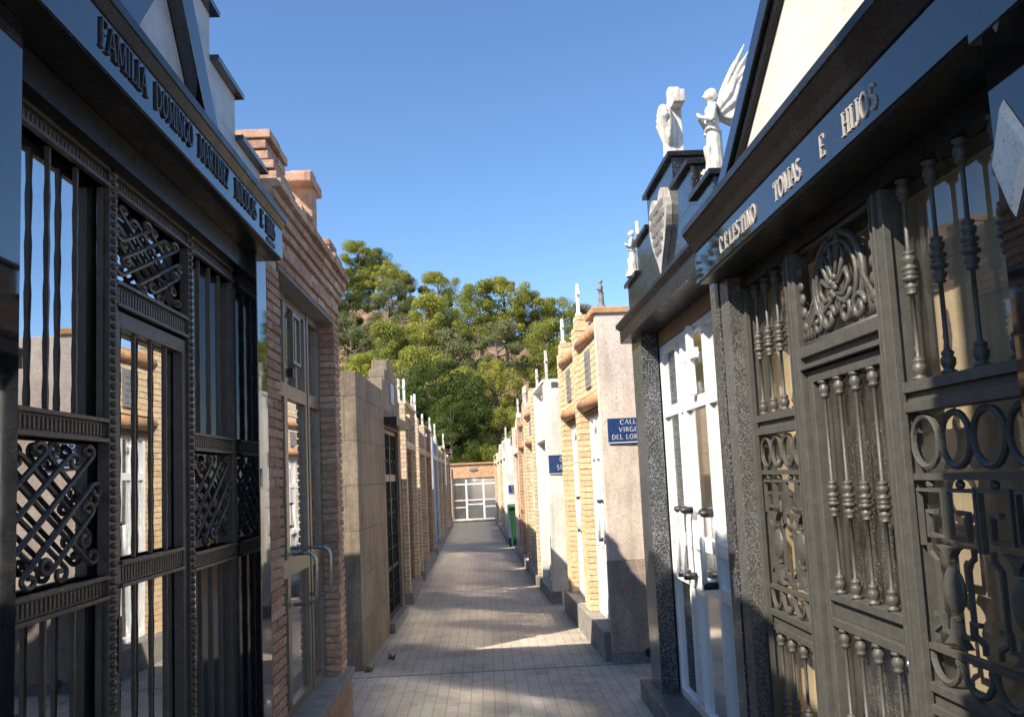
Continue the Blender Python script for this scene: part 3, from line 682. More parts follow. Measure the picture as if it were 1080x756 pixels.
# ================================================================= RIGHT 1: mausoleum with cast iron front
t = thing('mausoleum', (1.9, 2.8, 0), 'black granite mausoleum with ornate cast iron front, cream gable and raised names on the cornice', 'mausoleum')
MB(F).box(3.86, 3.985, -.10, 0, 0, 2.46).build('pillar', 'grey', t, .003)
pr = MB(F).box(1.30, 1.80, -.10, 0, 0, 2.46).build('pillar', 'black', t, .003)
MB(F).box(1.80, 3.86, -.2, -.03, 0, .30).build('plinth', 'grey', t, .004)
w = MB(F); w.box(1.3, 1.42, -2.2, -.1, 0, 2.7).box(3.86, 3.985, -2.2, -.1, 0, 2.7).box(1.42, 3.86, -2.2, -2.08, 0, 2.7).box(1.42, 3.86, -2.08, -.15, 2.56, 2.7); w.build('wall', 'palestone', t)
room(F, t, 1.43, 3.85, -.27, -.16, .0, 2.44, 'cream_room')
MB(F).box(2.74, 3.30, -.239, -.225, .03, 2.02).build('inner_slab', 'fleck', t)
MB(F).box(1.80, 3.86, -.2, -.06, 2.40, 2.458).build('lintel', 'blackrough', t)
c = MB(F)
c.prof([(-.3, 2.46), (.09, 2.46), (.10, 2.465), (.10, 2.605), (.108, 2.608), (.125, 2.64), (.155, 2.685), (.16, 2.69), (.16, 2.72), (-.3, 2.72)], 1.66, 3.985)
co = c.build('cornice', 'blackrough', t, .002)
MB(F).box(1.656, 3.99, .1005, .1045, 2.468, 2.60).build('frieze_plate', 'black', co)
MB(F).box(1.28, 1.655, -.3, .12, 2.43, 2.72).build('corner_block', 'black', t, .004)
for s_, a, z in (('CELESTINO', 3.56, 2.92), ('TOMAS', 2.87, 2.54), ('E', 2.46, 2.40), ('HIJOS', 2.295, 2.02)):
    m = MB(F); write(m, s_, a, z, 2.494, .066, .1045, .004); m.build('lettering', 'stoneletter', co)
MB(F).poly([(1.36, 2.72), (3.70, 2.72), (2.53, 3.43)], -.15, .03).build('tympanum', 'cream', t)
pd = MB(F)
pd.poly([(3.83, 2.72), (3.69, 2.72), (2.53, 3.44), (2.53, 3.53)], -.18, .07)
pd.poly([(1.37, 2.72), (1.23, 2.72), (2.53, 3.53), (2.53, 3.44)], -.18, .07)
pd.build('pediment', 'black', t, .003)
pd = MB(F); pd.poly([(3.688, 2.72), (3.60, 2.72), (2.53, 3.384), (2.53, 3.438)], .03, .05); pd.poly([(1.372, 2.72), (2.53, 3.438), (2.53, 3.384), (1.46, 2.72)], .03, .05)
pd.build('moulding', 'blackrough', t, .002)
m = MB(F)     # carved diamonds on the near pillar
for zc in (2.23,): m.add([(1.66, .001, zc), (1.745, .001, zc+.13), (1.83-.03, .001, zc), (1.745, .001, zc-.13), (1.675, .014, zc), (1.745, .014, zc+.105), (1.79, .014, zc), (1.745, .014, zc-.105)], [(0, 1, 5, 4), (1, 2, 6, 5), (2, 3, 7, 6), (3, 0, 4, 7), (4, 5, 6, 7), (0, 3, 2, 1)])
m.build('diamond_ornament', 'white_stone', pr, .002)

DI = -.09       # plane of the cast iron
for a, z in ((1.80, 2.50), (2.60, 3.14), (3.24, 3.86)): MB(F).box(a, z, -.125, -.119, .3, 2.40).build('glass_pane', 'clear', t)
gf = MB(F)
for a, z in ((1.80, 1.85), (2.46, 2.50), (2.505, 2.545), (3.20, 3.235), (3.24, 3.285), (3.82, 3.86)): gf.box(a, z, DI-.03, DI+.03, .30, 2.40)
for a, z in ((2.4975, 2.5075), (3.2325, 3.2425)): gf.box(a, z, DI+.028, DI+.04, .30, 2.40)
for a, z in ((1.85, 2.46), (3.285, 3.82)):
    for zc, h_ in ((1.745, .03), (1.80, .03), (.925, .025), (.985, .025), (.30, .06)):
        gf.box(a, z, DI-.03, DI+.02, zc, zc+h_)
    gf.box(a, z, DI-.03, DI+.005, 1.775, 1.80).box(a, z, DI-.03, DI+.005, .95, .985)
gf.box(2.545, 3.20, DI-.03, DI+.03, 2.0, 2.04).box(2.545, 3.20, DI-.03, DI+.01, 1.97, 2.0).box(2.545, 3.20, DI-.03, DI+.035, 1.955, 1.97)
for a in (1.858, 2.452, 2.513, 2.537, 3.208, 3.228, 3.292, 3.812):
    gf.box(a-.0025, a+.0025, DI+.012, DI+.0345, .36, 2.395)
gf.build('grille_frame', 'castiron', t, .002)
def cluster(zc, s=1.0, up=1):
    q = [(-.064, .0062), (-.061, .015), (-.057, .0155), (-.054, .011), (-.044, .018), (-.036, .019), (-.031, .012), (-.027, .0125), (-.022, .022), (-.014, .0235), (-.008, .014), (-.005, .019), (-.001, .019), (.002, .013), (.008, .021), (.014, .0225), (.020, .013), (.024, .014), (.033, .0185), (.043, .019), (.050, .0125), (.053, .0165), (.058, .016), (.061, .011), (.064, .0062)]
    return [(zc+up*z_*s, r_) for z_, r_ in (q if up > 0 else q[::-1])]
def foot(zc, s=1.0): return [(zc+z_*s, r_) for z_, r_ in ((-.034, .020), (-.028, .021), (-.024, .013), (-.020, .014), (-.010, .019), (.004, .0195), (.012, .013), (.016, .0165), (.022, .016), (.027, .010), (.034, .0062))]
def capital(zc): return [(z_, r_) for z_, r_ in [(2*zc-a, b_) for a, b_ in foot(zc)][::-1]]
def balusters(m, a, z, z0, z1, n, mids=(.5,), top=True, r=.0062):
    for i in range(n):
        u = a+(z-a)*(i+.5)/n; pf = [(z0, .018)]+foot(z0+.036)
        for q in mids: pf += cluster(z0+(z1-z0)*q)
        if top: pf += capital(z1-.036)
        pf += [(z1, .018 if top else r)]
        m.lathe(u, DI, pf, 9)
for a, z in ((1.85, 2.46), (3.285, 3.82)):
    for z0, z1, q in ((1.83, 2.40, .53), (.36, .925, .45)):
        for i in range(4):
            w_ = (z-a)/4; bl = MB(F); balusters(bl, a+w_*i, a+w_*(i+1), z0, z1, 1, (q,)); bl.build('baluster', 'castiron', t, smooth=True)
def ring(m, cu, cz, r, w=.009, a0=0, a1=360, n=20, ry=None, d=DI):
    m.tube([(cu+r*math.cos(R(a0+(a1-a0)*i/n)), d, cz+(ry or r)*math.sin(R(a0+(a1-a0)*i/n))) for i in range(n if a1-a0 == 360 else n+1)], w, 6, closed=(a1-a0 == 360))
def key_panel(m, a, z, z0, z1):
    W_ = z-a; r = W_/8
    for i in range(4): ring(m, a+r*(2*i+1), z1-r-.004, r-.006, .0095)
    zb = z1-2*r-.014; m.box(a, z, DI-.012, DI+.012, zb-.018, zb)
    for i in range(4): m.ell((a+r*(2*i+1), DI, zb-.03), (.014, .012, .013), 8, 5)
    zk = zb-.045; s = W_/4
    for i in range(4):           # Greek key squares
        x = a+s*i; f = 1 if i % 2 == 0 else -1
        L_ = lambda q: x+(q if f > 0 else s-q)
        pts = [(L_(.008), zk-s*1.0), (L_(.008), zk), (L_(s-.012), zk), (L_(s-.012), zk-s*.8), (L_(s*.35), zk-s*.8), (L_(s*.35), zk-s*.38), (L_(s*.62), zk-s*.38)]
        m.tube([(p, DI, q) for p, q in pts], .0105, 4)
    zl = z0+.10
    for i in range(2):           # medallions on flared stems
        cx = a+s*(1+2*i); zt = zk-s*.95; cz = (zt+zl+.07)/2+.01
        def flare(zw, zn, wd):
            m.poly([(cx-wd, zw), (cx-wd*.55, zw+(zn-zw)*.25), (cx-.014, zw+(zn-zw)*.6), (cx-.010, zn), (cx+.010, zn), (cx+.014, zw+(zn-zw)*.6), (cx+wd*.55, zw+(zn-zw)*.25), (cx+wd, zw), (cx, zw+(zn-zw)*.12)], DI-.010, DI+.014)
        cz = (zt+zl)/2+.03
        flare(zl+.03, cz-.07, .055); flare(zt, cz+.07, .055)
        for zz_ in (cz-.075, cz+.075): m.ell((cx, DI, zz_), (.018, .015, .008), 8, 5); m.ell((cx, DI, zz_+(.018 if zz_ > cz else -.018)), (.014, .013, .008), 8, 5)
        m.ell((cx, DI, cz), (.050, .016, .062), 16, 10)
        for sg in (-1, 1):
            m.tube([(cx+sg*s*.72, DI, zt), (cx+sg*s*.72, DI, cz+.09), (cx+sg*s*.52, DI, cz+.07), (cx+sg*s*.52, DI, cz-.10), (cx+sg*s*.78, DI, cz-.12), (cx+sg*s*.78, DI, zl+.03)], .0085, 4)
            m.tube([(cx+sg*s*.2, DI, zl+.06), (cx+sg*s*.45, DI, zl+.06), (cx+sg*s*.45, DI, zl+.10), (cx+sg*s*.72, DI, zl+.10)], .0085, 4)
    m.box(a, z, DI-.012, DI+.012, zl, zl+.016); 
    for i in range(4):
        ring(m, a+r*(2*i+1), zl-.008, r-.006, .0095, 180, 360, 12, ry=.07)
        m.ell((a+2*r*i+.006, DI, zl-.012), (.018, .012, .018), 8, 5)
for a, z in ((1.85, 2.46), (3.285, 3.82)): kp = MB(F); key_panel(kp, a, z, .998, 1.742); kp.build('key_panel', 'castiron', t, smooth=False)
# oval crest above the door
cr = MB(F); cu, cz = 2.8725, 2.215
ring(cr, cu, cz, .20, .014, -60, 240, 30, ry=.165); ring(cr, cu, cz, .165, .009, -50, 230, 26, ry=.135, d=DI+.008)
for sg in (-1, 1):
    for k in range(4):           # leaf stalks sweeping up the sides
        rr_ = .235+.022*k
        cr.tube([(cu+sg*(rr_*math.cos(a_)), DI+.004*k, 2.06+.20*(.3+.22*k)*0+.26*math.sin(a_)*(1-.12*k)) for a_ in [i*.13 for i in range(9-k)]], .010, 5, taper=[1-.06*i for i in range(9-k)])
    cr.tube([(cu+sg*p, DI+.01, q) for p, q in spiral((.07, 2.105), .05, math.pi, 1.3, -1, 18, .7)], .012, 6)
    cr.tube([(cu+sg*p, DI+.01, q) for p, q in spiral((.17, 2.10), .048, 0, 1.2, 1, 16, .7)], .011, 6)
    cr.tube([(cu, DI+.012, 2.20), (cu+sg*.03, DI+.014, 2.27), (cu+sg*.075, DI+.014, 2.33), (cu+sg*.09, DI+.014, 2.29), (cu+sg*.05, DI+.014, 2.23), (cu, DI+.012, 2.20)], .009, 6)
    cr.tube([(cu, DI+.012, 2.20), (cu+sg*.05, DI+.014, 2.21), (cu+sg*.10, DI+.014, 2.24), (cu+sg*.12, DI+.014, 2.20), (cu+sg*.08, DI+.014, 2.16), (cu+sg*.02, DI+.014, 2.17)], .010, 6)
    cr.tube([(cu, DI+.012, 2.19), (cu+sg*.04, DI+.014, 2.15), (cu+sg*.09, DI+.014, 2.13), (cu+sg*.13, DI+.014, 2.17)], .010, 6)
    cr.tube([(cu+sg*.02, DI+.01, 2.25), (cu+sg*.025, DI+.01, 2.33), (cu+sg*.045, DI+.01, 2.38)], .009, 6)
    for k in range(5): cr.ell((cu+sg*(.285+.006*k), DI+.012, 2.11+.052*k), (.022, .012, .024), 7, 5)
for k in range(6): cr.ell((cu+.02*math.sin(k*2), DI+.018, 2.17+.012*k), (.016, .01, .014), 7, 5)
cr.box(2.55, 3.195, DI-.01, DI+.012, 2.04, 2.056).box(2.55, 3.195, DI-.01, DI+.012, 2.385, 2.40)
cr.build('crest', 'castiron', t, smooth=True)
dr = MB(F)
frame(dr, 2.555, 3.19, .31, 1.95, DI+.012, .045, .045); dr.box(2.60, 3.145, DI-.033, DI+.014, 1.135, 1.165).box(2.60, 3.145, DI-.033, DI+.014, 1.045, 1.075).box(2.60, 3.145, DI-.033, DI-.004, 1.075, 1.135)
do = dr.build('door', 'castiron', t, .003)
for z0, z1, q in ((1.165, 1.905, .44), (.355, 1.045, .5)):
    for i in range(4): bl = MB(F); w_ = .525/4; balusters(bl, 2.61+w_*i, 2.61+w_*(i+1), z0, z1, 1, (q,)); bl.build('baluster', 'castiron', do, smooth=True)
MB(F).ell((2.575, DI+.018, 1.02), (.010, .008, .022)).build('keyhole_plate', 'steel', do, smooth=True)

# ================================================================= RIGHT 3 and 4: twin yellow brick chapels
F4 = Frame(1.02, 7.62, R(-1.65), 1); F = F4
def yellow_chapel(F, u0, u1, label, H, endwall=False, seed=1, plaque=True):
    t = thing('mausoleum', tuple(F((u0+u1)/2, -1, 0)), label, 'mausoleum'); rd = random.Random(seed)
    p1 = u0+(.10 if endwall else .02); p2 = u1-.34           # far pier
    if endwall:
        w = MB(F); w.box(u0, u0+.10, -2.2, 0, .86, H); w.build('end_wall', 'pink', t, .004)
        MB(F).box(u0-.004, u0+.10, -2.2, .004, .09, .858).build('end_plinth', 'pinkdark', t, .003)
        s = MB(F); s.box(u0-.01, u0+.10, -.8, .01, 0, .088); s.build('skirting', 'greystat', t, .003)
        MB(F).tube([(u0-.03, -.30, .085), (u0+.02, -.30, .085)], .035, 12).build('drain', 'rubber', t, smooth=False)
        MB(F).box(u0-.02, u0+.42, -.30, .03, H+.001, H+.06).build('cap', 'terracotta', t, .01)
    core = MB(F); core.box(p1, u1-.01, -.2, -.045, 2.20, H-.05).box(p2+.01, u1-.01, -.2, -.012, .25, H).build('mortar_core', 'mortar_y', t)
    br = MB(F); brick_field(br, p2, u1, .25, H+.12, -.16, 0, bl=.17, bh=.058, gap=.006, jit=.002, rnd=rd)
    brick_field(br, p1, p2, 2.36, 2.84, -.15, -.03, bh=.058, gap=.006, jit=.002, rnd=rd)
    brick_field(br, p2+.03, u1-.04, H+.12, H+.24, -.14, -.02, bl=.14, bh=.058, gap=.006, jit=.002, rnd=rd)
    br.build('brickwork', 'yellowbrick', t, .0015)
    for zc, rr_ in ((2.285, .062), (2.90, .058)):
        MB(F).tube([(p1, -.03, zc), (p2-.004, -.03, zc)], rr_, 16).build('roll_moulding', 'terracotta', t, smooth=True)
    MB(F).box(p1, p2, -.2, -.08, 2.16, 2.36).box(p1, p2, -.2, -.08, 2.84, H).build('frieze', 'terracotta', t)
    MB(F).box(u0+(.13 if endwall else .0), u1, -.4, .055, 0, .25).build('plinth', 'concrete', t, .004)
    w = MB(F); w.box(p1, p1+.1, -2.2, -.2, .25, H-.1).box(u1-.12, u1, -2.2, -.2, .25, H-.1).box(p1+.1, u1-.12, -2.2, -2.1, .25, H-.1).box(p1+.1, u1-.12, -2.1, -.2, 2.5, 2.6); w.build('wall', 'yb', t)
    room(F, t, p1+.1, u1-.12, -1.0, -.2, .25, 2.2, 'tomb')
    o = alu_front(F, t, p1+.02, p2-.02, .25, 2.18, -.09, bays=(.24, .5, .74), rails=(.95, 1.78))
    if plaque:
        uc = (p1+p2)/2+.05; q = MB(F); q.box(uc-.14, uc+.14, -.03, -.012, 2.42, 2.78)
        for k in range(5): q.box(uc-.11, uc+.11-.03*(k % 2), -.012, -.008, 2.46+.06*k, 2.485+.06*k)
        q.build('plaque', 'greystat', t, .003)
    hm = MB(F); uh = p1+.02+(p2-p1-.04)*.62; hm.ell((uh, -.08, 2.02), (.05, .01, .04)); hm.build('ornament', 'greystat', o)
    return t
yellow_chapel(F4, 0, 1.62, 'yellow brick mausoleum with white doors beside the speckled end wall and blue sign', 3.0, True, 1)
yellow_chapel(F4, 1.63, 3.05, 'yellow brick mausoleum with white doors, second after the blue street sign', 2.93, False, 2)

def sign(loc, w, h, lines, label, hs=.6):
    F_ = Frame(loc[0], loc[1], R(90), 1)     # facing the camera: u runs to +X
    FF = lambda u, d, z: Vector((loc[0]+u, loc[1]-d, loc[2]+z))
    t = thing('street_sign', loc, label, 'street sign')
    MB(FF).box(0, w, .001, .008, 0, h).build('plate', 'blue', t, .002)
    m = MB(FF); n = len(lines)
    for i, (s_, wd) in enumerate(lines):
        lh = h/(n+.35); z_ = h-lh*(i+1)-.0+lh*.15; ww = w*wd
        write(m, s_, (w-ww)/2, (w+ww)/2, z_, lh*.62, .008, .002, serif=False, widths=.8)
    m.build('lettering', 'signwhite', t); MB(FF).box(0, w, .008, .0095, 0, .008).build('edge_strip', 'signwhite', t)
sign((1.075, 7.616, 1.86), .40, .215, [('CALLE', .46), ('VIRGEN', .52), ('DEL LORETO', .84)], 'large blue street sign on the speckled end wall, partly behind the black pillar')

# ---------------------------------------------------------------- the farther chapels
def chapel(F, u0, u1, H, mats, label, pier=.22, prot=.07, gable='step', door='white_alu', plinth=.15, dz=2.05, roll=False, seed=0, pane='glass', D=1.9):
    wall, trim = mats; t = thing('mausoleum', tuple(F((u0+u1)/2, -1, 0)), label, 'mausoleum')
    w = MB(F); shell(w, u0, u1, u0+pier, u1-pier, plinth, dz, H, D, .14, H-.08, d=-prot)
    w.build('wall', wall, t, .003)
    MB(F).box(u0-.0, u0+pier*.8, -prot+.001, 0, plinth, H+.08).build('pier', trim, t, .003); MB(F).box(u1-pier*.8, u1, -prot+.001, 0, plinth, H+.08).build('pier', trim, t, .003)
    MB(F).box(u0, u1, -prot+.001, .04, 0, plinth).build('plinth', 'concrete', t, .004)
    c = (u0+u1)/2; L = u1-u0; g_ = MB(F)
    if gable == 'step':
        g_.box(c-L*.3, c+L*.3, -prot-.14, -prot+.01, H, H+.13).box(c-L*.16, c+L*.16, -prot-.14, -prot+.01, H+.13, H+.26)
    elif gable == 'tri': g_.poly([(u0+.05, H), (u1-.05, H), (c, H+.32)], -prot-.14, -prot+.01)
    else: g_.box(u0+.0, u1, -prot-.16, .02, H+.08, H+.12)
    g_.build('gable', trim, t, .003)
    if roll:
        for zc in (dz+.1, H-.12): MB(F).tube([(u0+pier*.8, -prot+.01, zc), (u1-pier*.8, -prot+.01, zc)], .06, 14).build('roll_moulding', 'terracotta', t, smooth=True)
    else: MB(F).box(u0+pier*.8, u1-pier*.8, -prot+.001, .0, dz+.02, dz+.12).build('moulding', trim, t, .004)
    q = MB(F).box(c-.14, c+.14, -prot+.001, -prot+.03, dz+.2, dz+.42).build('plaque', 'greystat', t, .003)
    alu_front(F, t, u0+pier+.005, u1-pier-.005, plinth, dz-.004, -prot-.05, mat=door, pane=pane, rails=(.9, dz-.42))
    room(F, t, u0+.13, u1-.13, -1.2, -prot-.15, plinth, dz, 'tomb')
    return t

# right side, third block onwards
F5 = Frame(.80, 11.3, R(-1.3), 1)
t = chapel(F5, 0, 1.75, 2.72, ('white_stone', 'white_stone'), 'white pitted stone mausoleum with a small blue sign on its near pier', .24, .10, 'flat', seed=4)
F6 = Frame(.72, 13.12, R(-1.0), 1)
chapel(F6, 0, 2.0, 2.72, ('yb', 'yb'), 'yellow brick mausoleum with terracotta rolls next after the white stone one', roll=True, gable='step')
chapel(F6, 2.02, 4.0, 2.66, ('yb', 'ob'), 'yellow brick mausoleum with orange piers, second after the white stone one', roll=True, gable='step')
chapel(F6, 4.02, 6.1, 2.58, ('ob', 'pink'), 'orange brick mausoleum with pinkish piers just before the green bin', gable='tri')
sign((.815, 11.296, 1.62), .32, .24, [('C', .12), ('SAN', .35), ], 'small blue street sign on the white pier, half hidden by yellow brick')
F7 = Frame(.50, 21.5, R(-.85), 1)
chapel(F7, 0, 2.2, 2.30, ('white_stone', 'white_stone'), 'pale rendered mausoleum with a blue sign on its end wall behind the green bin', .2, .05, 'step')
chapel(F7, 2.22, 4.8, 2.35, ('yb', 'yb'), 'pale yellow brick mausoleum, second last of the right hand row', gable='step')
chapel(F7, 4.82, 7.6, 2.30, ('yb', 'pink'), 'small yellow mausoleum with pinkish piers, third from the end on the right', gable='tri')
chapel(F7, 7.62, 11.3, 2.25, ('ob', 'yb'), 'far orange and yellow brick mausoleum, last on the right beside the end building', gable='flat')
m = MB(F7); m.box(-.12, -.002, -2.2, -.02, 0, 2.34)
tag(m.build('end_wall', 'white_stone', None, .004), 'white pitted wall panel closing the side of the pale mausoleum behind the bin', 'wall')
sign((.54, 21.375, 1.20), .30, .20, [('CALLE', .5), ('SAN', .4)], 'distant blue street sign on the pale wall above the green bin')

# left side beyond the stone block mausoleum
F8 = Frame(-1.05, 11.9, R(-.55), -1)
LM = dict(pane='mirror', D=3.4)
chapel(F8, 0, 2.0, 2.58, ('rb', 'yb'), 'brown red brick mausoleum with pale brick piers next to the stone block one', gable='flat', door='bronze_alu', **LM)
chapel(F8, 2.70, 4.6, 2.55, ('ob', 'yb'), 'orange brick mausoleum with tall pale yellow piers, second after the stone block one', gable='step', prot=.12, door='bronze_alu', **LM)
chapel(F8, 4.62, 6.6, 2.50, ('rb', 'ob'), 'brown brick mausoleum with orange piers, third after the stone block one', gable='flat', **LM)
chapel(F8, 7.30, 9.5, 2.46, ('white_stone', 'palestone'), 'pale stone mausoleum with grey blue door, middle of the left row', gable='tri', **LM)
chapel(F8, 9.52, 12.0, 2.42, ('yb', 'yb'), 'yellow brick mausoleum beyond the pale stone one on the left', gable='step', **LM)
chapel(F8, 12.02, 14.7, 2.38, ('ob', 'yb'), 'orange brick mausoleum, third from the end of the left row', gable='flat', **LM)
chapel(F8, 15.3, 17.9, 2.35, ('white_stone', 'yb'), 'small pale mausoleum with yellow piers, second last on the left', gable='tri', **LM)
chapel(F8, 17.92, 19.7, 2.30, ('yb', 'ob'), 'far yellow brick mausoleum with orange piers, last on the left', gable='flat', **LM)

# ---- building that closes the alley
FE = lambda u, d, z: Vector((-.46+u, 33.05-d, z))
t = thing('mausoleum', (-.46, 34, 0), 'orange mausoleum with white glazed doors closing the far end of the alley', 'mausoleum')
w = MB(FE); shell(w, -1.6, 1.6, -.80, .90, .05, 1.62, 2.12, 2.2, .2); w.build('wall', 'orange', t, .004)
MB(FE).box(-1.65, 1.65, -.25, .06, 2.12, 2.18).build('cornice', 'terracotta', t, .004)
MB(FE).box(-.84, -.80, .001, .05, .05, 2.0).build('pilaster', 'yb', t, .003)
m = MB(FE); m.ell((.02, .012, 1.92), (.17, .02, .075), 16, 8); m.build('plaque', 'greystat', t, smooth=True)
for a, z in ((.001, .05),): MB(FE).box(-.9, .95, .0, .25, 0, .05).build('step', 'concrete', t, .004)
m = MB(FE); frame(m, -.80, .90, .06, 1.61, -.05, .05, .05)
for u in (-.27, .37): m.box(u-.035, u+.035, -.10, -.045, .11, 1.56)
m.box(-.75, .85, -.09, -.048, 1.36, 1.42)
for a, z in ((-.75, -.305), (.405, .85)): m.box(a, z, -.09, -.05, .78, .82).box(a, z, -.09, -.05, .52, .56)
m.box(-.235, .335, -.09, -.05, .78, .82).box(-.235, .335, -.09, -.05, .62, .66)
o = m.build('door', 'white_alu', t, .003)
MB(FE).box(-.75, .85, -.075, -.070, .11, 1.56).build('pane', 'glass', o)
m = MB(FE); m.box(.03, .06, -.04, -.02, 1.44, 1.60).box(-.06, .15, -.04, -.021, 1.52, 1.55); m.build('window_cross', 'white_alu', o)
room(FE, t, -1.45, 1.45, -1.4, -.2, .05, 1.95, 'tomb')
for i, (u, lab) in enumerate(((-.52, 'bouquet of red flowers behind the left pane of the end building'), (.66, 'bouquet of red flowers behind the right pane of the end building'))):
    tt = thing('bouquet', tuple(FE(u, -.35, .08)), lab, 'flowers', 'bouquets inside the end building')
    MB(FE).lathe(u, -.35, [(.08, .05), (.2, .07), (.24, .06)], 10).build('vase', 'marble', tt, smooth=True)
    m = MB(FE); rr = random.Random(i)
    for k in range(22): m.ell((u+rr.uniform(-.14, .14), -.35+rr.uniform(-.08, .08), .30+rr.uniform(-.06, .1)), (.035, .035, .03), 6, 4)
    m.build('petals', 'flower_red', tt)
    m = MB(FE)
    for k in range(14): a = rr.uniform(0, 6.28); m.tube([(u, -.35, .22), (u+.1*math.cos(a), -.35+.06*math.sin(a), .3)], .008, 4)
    m.build('leaves', 'leaf', tt)

# ---- tall unseen wall added behind the viewer on the left: throws the shade on the near right hand grille
t = thing('mausoleum', (-1.8, -.6, 0), 'tall plain stone wall outside the picture, added behind the viewer on the left for its shade', 'mausoleum')
MB(FL).box(-2.0, .42, -.25, 0, 0, 5.1).build('wall', 'palestone', t, .01)
MB(FL).box(-2.05, .45, -.28, .03, 5.1, 5.22).build('cornice', 'blackrough', t, .01)
MB(FL).box(.5, 1.48, -2.2, 0, 0, 2.2).build('low_block', 'palestone', t, .01)  # unseen block added beside the wall, kept low so the sun clears it

# ================================================================= green wheelie bin
t = thing('wheelie_bin', (.78, 20.35, 0), 'green two wheeled rubbish bin standing by the right hand wall', 'bin')
BF = lambda u, d, z: Vector((.78+u, 20.35-d, z))
m = MB(BF); m.add([(-.22, -.26, .06), (.22, -.26, .06), (.22, .24, .06), (-.22, .24, .06), (-.285, -.33, .88), (.285, -.33, .88), (.285, .31, .88), (-.285, .31, .88)], [(0, 3, 2, 1), (4, 5, 6, 7), (0, 1, 5, 4), (1, 2, 6, 5), (2, 3, 7, 6), (3, 0, 4, 7)])
m.box(-.30, .30, -.34, .33, .86, .90); m.box(-.2, -.12, .27, .31, .15, .84).box(.12, .2, .27, .31, .15, .84)
m.build('body', 'green', t, .012)
lid = MB(BF).prof([(-.36, .90), (.35, .90), (.36, .93), (.10, .985), (-.34, .96)], -.30, .30).build('lid', 'green', t, .012)
MB(BF).tube([(-.25, -.40, .93), (.25, -.40, .93)], .015, 8).build('handle', 'green', t, smooth=True)
for s in (-1, 1): MB(BF).tube([(s*.24, -.28, .10), (s*.29, -.28, .10)], .10, 18).build('wheel', 'rubber', t)

# ================================================================= crosses and statues on the tops
G = 'crosses standing on the mausoleum roofs'
FS = F4
cross(F4, 1.42, -.06, 3.24, .34, 'white_alu', 'tall white cross on the yellow brick pier beside the grey statue', True, thick=.017)
cross(F4, 2.86, -.06, 3.17, .30, 'white_alu', 'white cross on the second yellow brick pier, beside a white statue', True, thick=.017)
cross(F5, .07, -.05, 2.80, .42, 'marble', 'taller of two white crosses on the white stone pier', True, thick=.018)
cross(F5, 1.55, -.05, 2.80, .36, 'marble', 'shorter of two white crosses on the white stone pier', True, thick=.018)
cross(F6, 1.9, -.05, 2.80, .34, 'marble', 'white cross on the yellow chapel next beyond the white pier', True, thick=.017)
cross(F6, 3.1, -.1, 2.92, .32, 'marble', 'white cross on the stepped gable of the second far yellow chapel', True)
cross(F6, 5.1, -.1, 2.88, .32, 'marble', 'white cross on the triangular gable above the green bin', True)
cross(F7, 1.1, -.08, 2.56, .30, 'marble', 'white cross on the pale mausoleum behind the bin', True)
cross(F7, .08, -.04, 2.38, .34, 'marble', 'thin white cross on the near pier of the pale mausoleum behind the bin', True, thick=.014)
cross(F8, .10, -.08, 2.66, .34, 'marble', 'white cross on the pale pier right after the stone block mausoleum', True, thick=.016)
cross(F8, 1.0, -.08, 2.70, .40, 'white_alu', 'tallest white cross on the left row, above the brown red brick mausoleum', True, thick=.018)
cross(F8, 2.80, -.05, 2.63, .42, 'white_alu', 'white cross on the tall yellow pier of the left row', True, thick=.018)
cross(F8, 3.65, -.16, 2.81, .30, 'marble', 'white cross on the stepped gable behind the tall yellow pier', True, thick=.018)
cross(F8, 5.6, -.1, 2.62, .30, 'marble', 'white cross on the brown brick mausoleum in the left row', True, thick=.02)
cross(F8, 8.4, -.1, 2.78, .26, 'marble', 'white cross on the pale stone mausoleum in the left row', True, thick=.02)
cross(F8, 10.76, -.1, 2.68, .36, 'marble', 'white cross on the yellow stepped gable beyond the pale stone mausoleum', True, thick=.022)
cross(F8, 16.6, -.1, 2.67, .40, 'marble', 'white cross on the second last mausoleum of the left row', True, thick=.024)
cross(FE, -.95, -.1, 2.18, .34, 'marble', 'small white cross at the left corner of the end building', True, thick=.024)

